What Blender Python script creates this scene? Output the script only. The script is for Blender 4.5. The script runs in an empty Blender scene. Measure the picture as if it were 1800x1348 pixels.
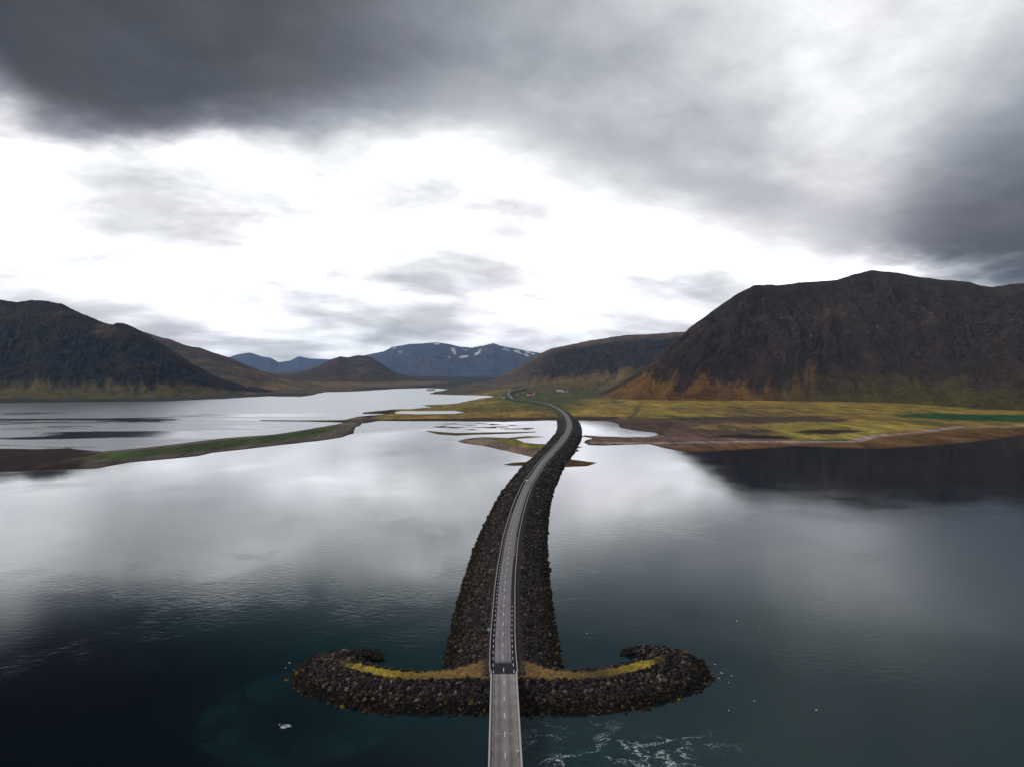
import bpy, bmesh, math, random
import numpy as np
from mathutils import Vector, Matrix

random.seed(7)
rng = np.random.default_rng(11)
S = bpy.context.scene
C = S.collection

# ------------------------------------------------------------------ camera
CAM_H, F = 112.0, 1248.0
PITCH = math.atan(34 / 1248)
cd = bpy.data.cameras.new('camera'); cam = bpy.data.objects.new('camera', cd); C.objects.link(cam)
cam.location = (0, 0, CAM_H); cam.rotation_euler = (math.radians(90) - PITCH, 0, 0)
cd.sensor_width = 36.0; cd.lens = 36.0 * F / 1800; cd.clip_end = 80000; cd.clip_start = 1.0
S.camera = cam
S.view_settings.view_transform = 'Standard'; S.view_settings.look = 'None'
S.view_settings.exposure = 0.0; S.view_settings.gamma = 1.0; S.view_settings.use_curve_mapping = False
S.cycles.use_denoising = True
S.cycles.volume_bounces = 0; S.cycles.max_bounces = 5; S.cycles.diffuse_bounces = 2; S.cycles.glossy_bounces = 3
S.cycles.caustics_reflective = False; S.cycles.caustics_refractive = False

cp, sp = math.cos(PITCH), math.sin(PITCH)
def at(px, py, z=0.0):                       # the point at height z seen at a picture position
    a, b = (px - 900) / F, (674 - py) / F
    dy, dz = cp + b * sp, b * cp - sp
    t = (z - CAM_H) / dz
    return np.array([a * t, dy * t])
def at_depth(px, py, d):                     # the point d metres ahead
    a, b = (px - 900) / F, (674 - py) / F
    dy, dz = cp + b * sp, b * cp - sp
    t = d / dy
    return np.array([a * t, d, CAM_H + dz * t])
def proj(X, Y, Z):
    Z = Z - CAM_H
    fw = Y * cp - Z * sp; up = Y * sp + Z * cp
    return 900 + F * X / fw, 674 - F * up / fw

def lin(r, g, b):
    return tuple(((c / 255) / 12.92 if c <= 10 else ((c / 255 + .055) / 1.055) ** 2.4) for c in (r, g, b))

# ------------------------------------------------------------------ node helper
class NT:
    def __init__(s, tree): s.t = tree; s.nodes = tree.nodes; s.links = tree.links
    def put(s, sock, v):
        if hasattr(v, 'is_output') or isinstance(v, bpy.types.NodeSocket): s.links.new(v, sock)
        elif v is not None:
            if hasattr(sock.default_value, '__len__') and not hasattr(v, '__len__'): v = (v,) * len(sock.default_value)
            if hasattr(sock.default_value, '__len__') and len(sock.default_value) == 4 and len(v) == 3: v = (*v, 1)
            sock.default_value = v
    def n(s, typ, ins=None, **props):
        nd = s.nodes.new(typ)
        for k, v in props.items(): setattr(nd, k, v)
        for k, v in (ins or {}).items(): s.put(nd.inputs[k], v)
        return nd
    def m(s, op, a, b=None, c=None, clamp=False):
        nd = s.n('ShaderNodeMath', operation=op, use_clamp=clamp)
        for i, v in enumerate((a, b, c)):
            if v is not None: s.put(nd.inputs[i], v)
        return nd.outputs[0]
    def v(s, op, a, b=None, scale=None):
        nd = s.n('ShaderNodeVectorMath', operation=op)
        s.put(nd.inputs[0], a)
        if b is not None: s.put(nd.inputs[1], b)
        if scale is not None: s.put(nd.inputs['Scale'], scale)
        return nd.outputs[0]
    def smooth(s, x, lo, hi):
        nd = s.n('ShaderNodeMapRange', {0: x, 1: lo, 2: hi, 3: 0.0, 4: 1.0}, interpolation_type='SMOOTHSTEP')
        return nd.outputs[0]
    def rng(s, x, a, b, c, d):
        return s.n('ShaderNodeMapRange', {0: x, 1: a, 2: b, 3: c, 4: d}).outputs[0]
    def noise(s, vec, scale, detail=4, rough=.55, dist=0.0, out=0):
        nd = s.n('ShaderNodeTexNoise', {'Vector': vec, 'Scale': scale, 'Detail': detail, 'Roughness': rough, 'Distortion': dist})
        return nd.outputs[out]
    def mix(s, f, a, b, mode='MIX'):
        nd = s.n('ShaderNodeMix', data_type='RGBA', blend_type=mode)
        s.put(nd.inputs[0], f); s.put(nd.inputs[6], a); s.put(nd.inputs[7], b)
        return nd.outputs[2]
    def mixf(s, f, a, b):
        nd = s.n('ShaderNodeMix', data_type='FLOAT')
        s.put(nd.inputs[0], f); s.put(nd.inputs[2], a); s.put(nd.inputs[3], b)
        return nd.outputs[0]
    def xyz(s, x, y, z=0.0):
        nd = s.n('ShaderNodeCombineXYZ')
        for i, v in enumerate((x, y, z)): s.put(nd.inputs[i], v)
        return nd.outputs[0]
    def sep(s, v):
        nd = s.n('ShaderNodeSeparateXYZ'); s.put(nd.inputs[0], v)
        return nd.outputs

# ------------------------------------------------------------------ sky: a broken cloud deck over a bright gap
SUN_EL, SUN_AZ = 40.0, -82.0                 # degrees; azimuth from straight ahead, negative to the left
W = bpy.data.worlds.new('World'); S.world = W; W.use_nodes = True
w = NT(W.node_tree); w.nodes.clear()
gen = w.n('ShaderNodeTexCoord').outputs['Generated']
dx, dy_, dz = w.sep(w.v('NORMALIZE', gen))
az = w.m('ARCTAN2', dx, dy_)
el = w.m('ARCSINE', dz)
den = w.m('ADD', w.m('MAXIMUM', dz, 0.0), .26)
P = w.xyz(w.m('DIVIDE', dx, den), w.m('DIVIDE', dy_, den), 0.0)      # where the ray meets the cloud layer
Prot = w.n('ShaderNodeMapping', {'Vector': P, 'Rotation': (0, 0, math.radians(-24)), 'Scale': (1.0, 1.0, 1.0)}).outputs[0]
n_big = w.noise(Prot, 1.15, 5, .55, .3)
n_mid = w.noise(w.v('ADD', Prot, (7.3, 2.1, 0)), 2.6, 7, .56, .3)
n_fine = w.noise(w.v('ADD', Prot, (3.3, 9.1, 0)), 6.5, 7, .58, .2)
azw = w.m('ADD', az, w.m('MULTIPLY', w.m('SUBTRACT', n_big, .5), .22))
elw = w.m('ADD', el, w.m('ADD', w.m('MULTIPLY', w.m('SUBTRACT', n_mid, .5), .15), w.m('MULTIPLY', w.m('SUBTRACT', n_fine, .5), .05)))
def sky_dir(px, py):
    a, b = (px - 900) / F, (640 - py) / F
    return math.atan(a), math.atan(b / math.hypot(1, a))
# lower edge of the dark deck as a curve of azimuth
edge_px = [(0, 170), (110, 225), (260, 252), (400, 240), (560, 225), (700, 218), (760, 205), (830, 212), (930, 268), (1010, 315), (1120, 345), (1250, 385), (1350, 412), (1440, 432), (1520, 455), (1650, 485), (1800, 492)]
fc = w.n('ShaderNodeFloatCurve', {'Factor': 1.0})
cv = fc.mapping.curves[0]
pts = [(0.0, .22), (.25, .26)] + [((sky_dir(*p)[0] / math.pi + 1) / 2, sky_dir(*p)[1]) for p in edge_px] + [(.72, .10), (.85, .16), (1.0, .22)]
cv.points[0].location = pts[0]; cv.points[1].location = pts[-1]
for p in pts[1:-1]: cv.points.new(*p)
fc.mapping.update()
w.put(fc.inputs['Value'], w.m('ADD', w.m('DIVIDE', azw, 2 * math.pi), .5))
edge = fc.outputs[0]
over = w.m('SUBTRACT', elw, edge)
deck = w.smooth(over, -.045, .06)
# brightness of the deck (natural log of radiance) from scattered samples
samples = [(40, 60, .075, .16), (230, 150, .08, .15), (60, 190, .085, .1), (330, 235, .10, .10), (480, 60, .11, .16), (520, 190, .15, .10), (700, 60, .25, .14), (760, 200, .36, .10), (900, 60, .46, .13), (1010, 160, .48, .09),
           (980, 250, .36, .10), (1120, 110, .70, .13), (1180, 290, .36, .11), (1330, 360, .40, .08), (1450, 235, .88, .075), (1480, 340, .62, .06), (1420, 60, .72, .13), (1720, 60, .78, .15), (1640, 200, .86, .10), (1520, 310, .80, .06), (1250, 190, .62, .09), (1560, 410, .20, .07),
           (1690, 440, .06, .065), (1800, 400, .022, .09), (1800, 260, .24, .08), (1730, 340, .20, .055), (1800, 120, .60, .10), (1790, 485, .03, .07), (2050, 420, .05, .14), (2100, 120, .60, .22)]
num, dnm = None, None
num_t, den_t = .03 * math.log(.17), .03
num = None
aw2 = w.m('ADD', az, w.m('MULTIPLY', w.m('SUBTRACT', n_mid, .5), .12))
ew2 = w.m('ADD', el, w.m('MULTIPLY', w.m('SUBTRACT', n_big, .5), .14))
for (px, py, val, sg) in samples:
    a0, e0 = sky_dir(px, py)
    u = w.m('SUBTRACT', aw2, a0); v = w.m('SUBTRACT', ew2, e0)
    r2 = w.m('ADD', w.m('MULTIPLY', u, u), w.m('MULTIPLY', v, v))
    g = w.m('EXPONENT', w.m('MULTIPLY', r2, -1 / (2 * sg * sg * .72)))
    num = w.m('MULTIPLY_ADD', g, math.log(val * 1.08), num_t if num is None else num)
    dnm = w.m('ADD', g, den_t if dnm is None else dnm)
lg = w.m('DIVIDE', num, dnm)
lg = w.m('MULTIPLY_ADD', w.m('SUBTRACT', lg, math.log(.33)), 1.22, math.log(.33))
lg = w.m('ADD', lg, w.m('ADD', w.m('MULTIPLY', w.m('SUBTRACT', n_fine, .5), .6), w.m('MULTIPLY', w.m('SUBTRACT', n_mid, .5), 1.15)))
deck_b = w.m('EXPONENT', lg)
# the bright gap with thin grey layers in it
low = w.noise(w.v('MULTIPLY', Prot, (.8, 1.15, 1)), 2.2, 7, .54, .3)
gap_b = w.m('EXPONENT', w.m('ADD', w.m('ADD', w.rng(low, .34, .66, -.46, .52), w.rng(n_big, .35, .65, -.08, .24)), w.m('ADD', w.m('MULTIPLY', w.m('SUBTRACT', n_mid, .5), .65), w.rng(el, .0, .25, .18, .20))))
gap_b = w.m('MULTIPLY', gap_b, w.rng(n_fine, .3, .7, .88, 1.12))
bright = w.m('EXPONENT', w.mixf(deck, w.m('LOGARITHM', gap_b, math.e), w.m('LOGARITHM', deck_b, math.e)))
tint = w.mix(w.smooth(bright, .05, .9), (.88, .96, 1.10), (.985, 1.0, 1.02))
tint = w.mix(w.smooth(n_big, .42, .62), tint, w.mix(.5, tint, (1.06, .99, 1.06)))
cloud = w.v('SCALE', tint, scale=bright)
sky = w.n('ShaderNodeTexSky', sky_type='NISHITA', sun_disc=False, sun_elevation=math.radians(SUN_EL), sun_rotation=math.radians(SUN_AZ), altitude=100)
bg1 = w.n('ShaderNodeBackground', {'Color': sky.outputs[0], 'Strength': .10})
bg2 = w.n('ShaderNodeBackground', {'Color': cloud, 'Strength': 1.0})
mx = w.n('ShaderNodeMixShader', {0: .97, 1: bg1.outputs[0], 2: bg2.outputs[0]})
w.links.new(mx.outputs[0], w.n('ShaderNodeOutputWorld').inputs[0])

sl = bpy.data.lights.new('sun', 'SUN'); sl.energy = 1.5; sl.angle = math.radians(14); sl.color = (1, .95, .87)
so = bpy.data.objects.new('sun', sl); C.objects.link(so); so.location = (-800, 100, 700)
sdv = Vector((math.sin(math.radians(SUN_AZ)) * math.cos(math.radians(SUN_EL)), math.cos(math.radians(SUN_AZ)) * math.cos(math.radians(SUN_EL)), math.sin(math.radians(SUN_EL))))
so.rotation_euler = sdv.to_track_quat('Z', 'Y').to_euler()

# ------------------------------------------------------------------ numpy noise
_T = rng.integers(0, 256, 512); _G = np.stack([np.cos(np.arange(256) * 2.39996), np.sin(np.arange(256) * 2.39996)], 1).astype(np.float32)
def perlin(x, y):
    x = np.asarray(x, np.float32); y = np.asarray(y, np.float32)
    xi = np.floor(x).astype(np.int64); yi = np.floor(y).astype(np.int64); xf = x - xi; yf = y - yi
    u = xf * xf * xf * (xf * (xf * 6 - 15) + 10); v = yf * yf * yf * (yf * (yf * 6 - 15) + 10)
    def gr(a, b, fx, fy):
        h = _T[(_T[a & 255] + b) & 255]; g = _G[h]
        return g[..., 0] * fx + g[..., 1] * fy
    a = gr(xi, yi, xf, yf); b = gr(xi + 1, yi, xf - 1, yf); c = gr(xi, yi + 1, xf, yf - 1); d = gr(xi + 1, yi + 1, xf - 1, yf - 1)
    return ((a + u * (b - a)) + v * ((c + u * (d - c)) - (a + u * (b - a)))) * 1.45
def fbm(x, y, o=5, g=.5):
    s, a, t = 0, 1.0, 0
    for i in range(o):
        s = s + a * perlin(x * 2 ** i + 17.3 * i, y * 2 ** i - 9.1 * i); t += a; a *= g
    return s / t
def ridged(x, y, o=4, g=.5):
    s, a, t = 0, 1.0, 0
    for i in range(o):
        s = s + a * (1 - 2 * np.abs(perlin(x * 2 ** i + 5.7 * i, y * 2 ** i + 3.9 * i))); t += a; a *= g
    return s / t
def sstep(x, a, b):
    t = np.clip((x - a) / (b - a), 0, 1); return t * t * (3 - 2 * t)
def sd_poly(X, Y, poly):
    d = np.full(X.shape, 1e18); ins = np.zeros(X.shape, bool); n = len(poly)
    for i in range(n):
        (x0, y0), (x1, y1) = poly[i], poly[(i + 1) % n]
        ex, ey = x1 - x0, y1 - y0
        t = np.clip(((X - x0) * ex + (Y - y0) * ey) / max(ex * ex + ey * ey, 1e-9), 0, 1)
        d = np.minimum(d, (X - x0 - t * ex) ** 2 + (Y - y0 - t * ey) ** 2)
        if y0 != y1:
            c = ((y0 > Y) != (y1 > Y)) & (X < (x1 - x0) * (Y - y0) / (y1 - y0) + x0)
            ins ^= c
    d = np.sqrt(d)
    return np.where(ins, d, -d)
def d_line(X, Y, line):                       # distance to a polyline, side (+ left), station
    d = np.full(X.shape, 1e18); sg = np.ones(X.shape); st = np.zeros(X.shape); acc = 0
    for i in range(len(line) - 1):
        (x0, y0), (x1, y1) = line[i][:2], line[i + 1][:2]
        ex, ey = x1 - x0, y1 - y0; L = math.hypot(ex, ey)
        t = np.clip(((X - x0) * ex + (Y - y0) * ey) / max(L * L, 1e-9), 0, 1)
        q = (X - x0 - t * ex) ** 2 + (Y - y0 - t * ey) ** 2
        k = q < d
        d = np.where(k, q, d); sg = np.where(k, np.sign(ex * (Y - y0) - ey * (X - x0)), sg); st = np.where(k, acc + t * L, st); acc += L
    return np.sqrt(d), sg, st
def catmull(P, step):
    P = np.asarray(P, float); out = []
    Q = np.vstack([2 * P[0] - P[1], P, 2 * P[-1] - P[-2]])
    for i in range(1, len(Q) - 2):
        p0, p1, p2, p3 = Q[i - 1:i + 3]
        for t in np.linspace(0, 1, 24, endpoint=False):
            out.append(.5 * (2 * p1 + (p2 - p0) * t + (2 * p0 - 5 * p1 + 4 * p2 - p3) * t * t + (3 * p1 - p0 - 3 * p2 + p3) * t ** 3))
    out.append(P[-1]); out = np.array(out)
    s = np.r_[0, np.cumsum(np.linalg.norm(np.diff(out[:, :2], axis=0), axis=1))]
    q = np.arange(0, s[-1], step)
    return np.stack([np.interp(q, s, out[:, k]) for k in range(out.shape[1])], 1)

# ------------------------------------------------------------------ mesh helpers
def mesh_obj(name, verts, faces, mat, parent=None, col=None, smooth=False):
    verts = np.asarray(verts, np.float32); me = bpy.data.meshes.new(name)
    if isinstance(faces, np.ndarray):
        k = faces.shape[1]
        me.vertices.add(len(verts)); me.vertices.foreach_set('co', verts.ravel())
        me.loops.add(faces.size); me.loops.foreach_set('vertex_index', faces.astype(np.int32).ravel())
        me.polygons.add(len(faces)); me.polygons.foreach_set('loop_start', np.arange(0, faces.size, k, dtype=np.int32))
        me.update(calc_edges=True)
    else:
        me.from_pydata([tuple(v) for v in verts], [], faces)
    if col is not None:
        a = me.color_attributes.new('albedo', 'FLOAT_COLOR', 'POINT')
        a.data.foreach_set('color', np.c_[col, np.ones(len(col))].astype(np.float32).ravel())
    me.polygons.foreach_set('use_smooth', np.full(len(me.polygons), smooth))
    if mat: me.materials.append(mat)
    me.validate(); o = bpy.data.objects.new(name, me); C.objects.link(o)
    if parent: o.parent = parent
    return o
def bm_obj(name, bm, mat, parent=None, smooth=False):
    me = bpy.data.meshes.new(name); bmesh.ops.recalc_face_normals(bm, faces=bm.faces); bm.to_mesh(me); bm.free()
    if mat: me.materials.append(mat)
    if smooth: me.polygons.foreach_set('use_smooth', np.full(len(me.polygons), True))
    o = bpy.data.objects.new(name, me); C.objects.link(o)
    if parent: o.parent = parent
    return o
def box(bm, x0, x1, y0, y1, z0, z1, M=None):
    vs = [bm.verts.new(M @ Vector(p) if M else p) for p in [(x0, y0, z0), (x1, y0, z0), (x1, y1, z0), (x0, y1, z0), (x0, y0, z1), (x1, y0, z1), (x1, y1, z1), (x0, y1, z1)]]
    for f in [(3, 2, 1, 0), (4, 5, 6, 7), (0, 1, 5, 4), (1, 2, 6, 5), (2, 3, 7, 6), (3, 0, 4, 7)]: bm.faces.new([vs[i] for i in f])
    return vs
def box_obj(name, dims, mat, parent=None, bevel=0):
    bm = bmesh.new(); box(bm, *dims)
    if bevel: bmesh.ops.bevel(bm, geom=bm.edges[:], offset=bevel, segments=1, affect='EDGES')
    return bm_obj(name, bm, mat, parent)
def grid_faces(nr, nc):
    i = np.arange(nr - 1)[:, None] * nc + np.arange(nc - 1)[None, :]
    return np.stack([i, i + 1, i + nc + 1, i + nc], -1).reshape(-1, 4)
def empty(name, loc, rz=0.0):
    o = bpy.data.objects.new(name, None); C.objects.link(o); o.location = loc; o.rotation_euler = (0, 0, rz); o.empty_display_size = .5
    return o
def tag(o, label=None, cat=None, group=None, kind=None):
    if label: o['label'] = label
    if cat: o['category'] = cat
    if group: o['group'] = group
    if kind: o['kind'] = kind
    return o
def share(name, src, parent, loc, rz=0.0, scale=(1, 1, 1)):
    o = src.copy(); o.name = name; C.objects.link(o); o.parent = parent; o.location = loc; o.rotation_euler = (0, 0, rz); o.scale = scale
    return o

# ------------------------------------------------------------------ materials
def new_mat(name):
    m = bpy.data.materials.new(name); m.use_nodes = True
    t = NT(m.node_tree); t.nodes.clear()
    b = t.n('ShaderNodeBsdfPrincipled'); o = t.n('ShaderNodeOutputMaterial'); t.links.new(b.outputs[0], o.inputs[0])
    return m, t, b
def plain(name, col, rough=.6, metal=0.0, var=.15, scale=2.0, spec=.3):
    m, t, b = new_mat(name)
    pos = t.n('ShaderNodeNewGeometry').outputs['Position']
    f = t.noise(pos, scale, 5, .6)
    c = t.mix(1.0, (*col, 1), t.mix(f, (1 - var,) * 3, (1 + var,) * 3), 'MULTIPLY')
    t.put(b.inputs['Base Color'], c); t.put(b.inputs['Roughness'], rough); t.put(b.inputs['Metallic'], metal); t.put(b.inputs['Specular IOR Level'], spec)
    return m
def land_mat(name, scale, stretch=(1, 1, 1), var=.5, bump=1.5, fine=8.0, gain=1.0):
    m, t, b = new_mat(name)
    pos = t.n('ShaderNodeNewGeometry').outputs['Position']
    a = t.n('ShaderNodeVertexColor', layer_name='albedo').outputs[0]
    p = t.v('MULTIPLY', pos, stretch)
    n1 = t.noise(p, scale, 7, .62, .3); n2 = t.noise(p, scale * fine, 6, .65)
    f = t.m('ADD', t.m('MULTIPLY', n1, .55), t.m('MULTIPLY', n2, .45))
    k = t.rng(f, .32, .68, gain * (1 - var), gain * (1 + var))
    if name == 'coastal_ground':
        tus = t.noise(t.v('MULTIPLY', pos, (1, .16, 1)), .09, 6, .68, .4)
        k = t.m('MULTIPLY', k, t.rng(t.smooth(tus, .50, .62), 0, 1, 1.08, .62))
        k = t.m('MULTIPLY', k, t.rng(t.smooth(t.noise(t.v('MULTIPLY', pos, (.35, .1, 1)), .05, 5, .6, .6), .5, .6), 0, 1, .9, 1.25))
    t.put(b.inputs['Base Color'], t.v('SCALE', a, scale=k)); t.put(b.inputs['Roughness'], .95); t.put(b.inputs['Specular IOR Level'], .08)
    bp = t.n('ShaderNodeBump', {'Strength': .7, 'Distance': bump, 'Height': f}); t.links.new(bp.outputs[0], b.inputs['Normal'])
    return m
M_ground = land_mat('coastal_ground', .022, (1, .6, 1), .7, .8)
M_mount = land_mat('mountain_rock', .016, (1, 1, .75), .75, 9.0, 6.0, .48)
M_far = land_mat('far_rock_hazed', .003, (1, 1, 1), .35, 15.0)
M_core = land_mat('embankment_fill', .5, (1, 1, 1), .5, .25)

def rock_mat():
    m, t, b = new_mat('basalt_armour')
    g = t.n('ShaderNodeNewGeometry'); pos = g.outputs['Position']; ri = g.outputs['Random Per Island']
    orn = t.n('ShaderNodeObjectInfo').outputs['Random']
    r = t.m('FRACT', t.m('ADD', ri, t.m('MULTIPLY', orn, 7.31)))
    cr = t.n('ShaderNodeValToRGB', {0: r}); e = cr.color_ramp.elements
    e[0].position = 0; e[0].color = (*lin(30, 27, 26), 1); e[1].position = 1; e[1].color = (*lin(136, 120, 108), 1)
    for p, c in ((.35, (46, 41, 40)), (.6, (62, 54, 50)), (.85, (88, 75, 67))): q = e.new(p); q.color = (*lin(*c), 1)
    r2 = t.m('FRACT', t.m('MULTIPLY', r, 17.7))
    weed = t.mix(t.m('POWER', r2, 13.0), (*lin(30, 24, 16), 1), (*lin(132, 106, 44), 1))
    n = t.noise(pos, .35, 4); z = t.sep(pos)[2]
    tide = t.smooth(t.m('ADD', z, t.m('MULTIPLY', t.m('SUBTRACT', n, .5), 2.4)), 2.5, 1.5)
    c = t.mix(tide, cr.outputs[0], weed)
    n2 = t.noise(pos, 3.0, 5, .65)
    c = t.mix(1.0, c, t.mix(n2, (.55, .55, .55), (1.35, 1.35, 1.35)), 'MULTIPLY')
    t.put(b.inputs['Base Color'], c); t.put(b.inputs['Roughness'], .85); t.put(b.inputs['Specular IOR Level'], .2)
    bp = t.n('ShaderNodeBump', {'Strength': .6, 'Distance': .15, 'Height': n2}); t.links.new(bp.outputs[0], b.inputs['Normal'])
    return m
M_rock = rock_mat()
def grass_mat():
    m, t, b = new_mat('dry_grass')
    g = t.n('ShaderNodeNewGeometry')
    a = t.n('ShaderNodeVertexColor', layer_name='albedo').outputs[0]
    k = t.rng(g.outputs['Random Per Island'], 0, 1, .7, 1.35)
    t.put(b.inputs['Base Color'], t.v('SCALE', a, scale=k)); t.put(b.inputs['Roughness'], .8); t.put(b.inputs['Specular IOR Level'], .1)
    return m
M_grass = grass_mat()

def water_mat():
    m, t, b = new_mat('sea_water')
    pos = t.n('ShaderNodeNewGeometry').outputs['Position']; X, Y, Z = t.sep(pos)
    big = t.noise(pos, .006, 4, .5)
    # the wind-ruffled inner fjord beyond the spit, with calm slicks
    inlet = t.smooth(t.m('SUBTRACT', Y, t.m('MULTIPLY_ADD', X, 1.3, 1432.0)), -20.0, 60.0)
    sl_ = t.noise(t.v('MULTIPLY', pos, (.0022, .0085, 1)), 1.0, 5, .6, .8)
    slick = t.m('MULTIPLY', t.smooth(sl_, .50, .60), t.m('MULTIPLY', t.smooth(X, -330.0, -640.0), t.smooth(Y, 1800.0, 1500.0)))
    ruf_in = t.mixf(slick, .30, .08)
    ruf_out = t.rng(big, .35, .65, .03, .07)
    t.put(b.inputs['Roughness'], t.mixf(inlet, ruf_out, ruf_in))
    # foam threads and milky water in the current on the bridge's seaward side
    warp = t.noise(pos, .05, 3, .6, out=1)
    pw = t.v('ADD', pos, t.v('SCALE', t.v('SUBTRACT', warp, (.5, .5, .5)), scale=22.0))
    th = t.m('ABSOLUTE', t.m('SUBTRACT', t.noise(t.v('MULTIPLY', pw, (.8, 1.5, 1)), .06, 6, .62), .5))
    reg = t.m('MULTIPLY', t.smooth(Y, 224.0, 202.0), t.m('MULTIPLY', t.smooth(X, 0.0, 12.0), t.smooth(X, 72.0, 40.0)))
    patch = t.smooth(t.noise(pos, .06, 3, .5), .41, .56)
    br = t.noise(pos, 1.2, 4, .7)
    foam = t.m('MULTIPLY', t.smooth(th, .032, .005), t.m('MULTIPLY', t.m('MULTIPLY', reg, patch), t.smooth(br, .44, .58)))
    fx = t.m('ADD', X, 70.0); fy = t.m('SUBTRACT', Y, 216.7)
    dd = t.m('ADD', t.m('POWER', t.m('DIVIDE', fx, 2.0), 2.0), t.m('POWER', t.m('DIVIDE', fy, 1.7), 2.0))
    foam2 = t.m('MULTIPLY', t.m('MULTIPLY', t.smooth(dd, 1.0, .2), t.smooth(th, .06, .02)), t.smooth(br, .40, .55))
    foam = t.m('MAXIMUM', foam, foam2)
    c0 = t.mix(t.smooth(big, .38, .62), (.0010, .0040, .0065, 1), (.0016, .0065, .0095, 1))
    near = t.smooth(t.m('ADD', Y, t.m('MULTIPLY', t.m('SUBTRACT', big, .5), 300.0)), 700.0, 280.0)
    undimmed = t.smooth(t.m('ADD', t.m('MULTIPLY', X, .8), t.m('ADD', Y, t.m('MULTIPLY', t.m('SUBTRACT', big, .5), 160.0))), 120.0, 230.0)  # colour darkened towards the near left, for vignette and dark cloud reflection
    c0 = t.mix(t.m('MULTIPLY', near, undimmed), c0, (.0020, .026, .031, 1))
    milky = t.m('MULTIPLY', reg, t.smooth(t.noise(pos, .09, 5, .65), .4, .7))
    sx = t.m('ADD', X, 66.0); sy = t.m('SUBTRACT', Y, 226.0); rr = t.m('SQRT', t.m('ADD', t.m('MULTIPLY', sx, sx), t.m('MULTIPLY', sy, sy)))
    swirl = t.m('MULTIPLY', t.m('MULTIPLY', t.smooth(rr, 36.0, 30.0), t.smooth(rr, 8.0, 30.0)), t.rng(t.noise(pw, .10, 5, .65), .35, .7, .05, .55))
    milky = t.m('MAXIMUM', milky, swirl)
    c1 = t.mix(milky, c0, (.008, .050, .056, 1))
    t.put(b.inputs['Base Color'], t.mix(foam, c1, (.75, .85, .86, 1)))
    t.put(b.inputs['Specular IOR Level'], 0.0)
    n1 = t.noise(t.v('MULTIPLY', pos, (.75, 1.25, 1)), .28, 4, .6, .4); n2 = t.noise(pos, 1.1, 3, .55)
    hgt = t.m('ADD', n1, t.m('MULTIPLY', n2, .22))
    bs = t.m('ADD', t.rng(t.noise(pos, .012, 3), .35, .65, .012, .09), t.m('MULTIPLY', reg, .35))
    rip = t.m('MULTIPLY', t.smooth(t.noise(pos, .018, 3, .6, .5), .50, .62), t.smooth(Y, 700.0, 380.0))
    bs = t.m('ADD', bs, t.m('MULTIPLY', rip, .10))
    bp = t.n('ShaderNodeBump', {'Strength': bs, 'Distance': .55, 'Height': hgt}); t.links.new(bp.outputs[0], b.inputs['Normal'])
    fac = t.n('ShaderNodeLayerWeight', {'Blend': .5, 'Normal': bp.outputs[0]}).outputs['Facing']
    cr = t.n('ShaderNodeValToRGB', {0: fac}); e = cr.color_ramp.elements
    e[0].position = 0; e[0].color = (.015,) * 3 + (1,); e[1].position = 1; e[1].color = (1, 1, 1, 1)
    for p, c in ((.45, .025), (.56, .030), (.63, .040), (.68, .095), (.725, .23), (.80, .42), (.90, .64)): q = e.new(p); q.color = (c, c, c, 1)
    gl = t.n('ShaderNodeBsdfGlossy', {'Color': (.97, .99, 1.0, 1), 'Normal': bp.outputs[0]})
    t.links.new(b.inputs['Roughness'].links[0].from_socket, gl.inputs['Roughness'])
    ms = t.n('ShaderNodeMixShader', {0: t.m('MULTIPLY', cr.outputs[0], t.m('SUBTRACT', 1.0, foam)), 1: b.outputs[0], 2: gl.outputs[0]})
    out = [n for n in t.nodes if n.type == 'OUTPUT_MATERIAL'][0]
    t.links.new(ms.outputs[0], out.inputs[0])
    return m
M_water = water_mat()

# ------------------------------------------------------------------ water
R = 19500.0
o = mesh_obj('water', [(-R, -R, 0), (R, -R, 0), (R, R, 0), (-R, R, 0)], [(0, 1, 2, 3)], M_water)
tag(o, 'dark teal fjord water mirroring the clouds', None, None, 'structure')

# ------------------------------------------------------------------ low ground: spits, tidal flats and the coastal plain
def PX(l, z=0.0): return [tuple(at(p[0], p[1], z)) for p in l]
main_land = PX([(-700, 716), (-300, 711), (0, 708), (150, 706.5), (300, 705), (400, 700), (470, 696), (531, 697), (560, 692), (573, 689), (620, 688), (670, 685), (702, 683), (757, 682), (790, 684), (770, 688), (751, 692), (800, 694), (863, 695), (868, 697),
    (825, 704), (795, 709), (741, 712), (760, 714.7), (721, 718.6), (689, 719), (638, 724.5), (640, 727), (682, 727), (628, 731.5), (605, 737.5), (530, 738), (455, 737.6), (455, 739.2), (530, 740), (603, 742), (573, 749), (509, 759), (480, 763), (400, 769), (267, 785), (181, 793), (165, 792), (120, 787), (60, 789), (0, 788), (-300, 795),
    (-300, 845), (0, 829), (107, 825), (170, 823), (229, 812), (300, 806), (347, 801), (373, 795), (480, 783), (560, 774), (600, 768), (624, 761), (622, 752), (634, 744), (670, 739), (800, 740), (880, 741), (960, 738.5), (985, 738.5),
    (1012, 738.5), (1060, 738.5), (1083, 742), (1092, 752), (1120, 757), (1155, 760), (1162, 764), (1140, 767), (1100, 767.5), (1060, 766), (1032, 764), (1027, 766), (1045, 769.5), (1030, 773), (1027, 777), (1037, 781.5), (1060, 782.5), (1140, 779.5), (1165, 786), (1190, 791), (1220, 794), (1260, 793), (1310, 789), (1360, 786), (1400, 783), (1468, 787), (1552, 788), (1613, 784), (1698, 778), (1750, 771), (1800, 763), (2000, 748), (2500, 735), (3200, 725), (3200, 648), (-700, 648)])
pond = PX([(693, 726), (705, 722), (800, 721.5), (820, 724), (800, 726.5), (740, 727.5)])
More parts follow.
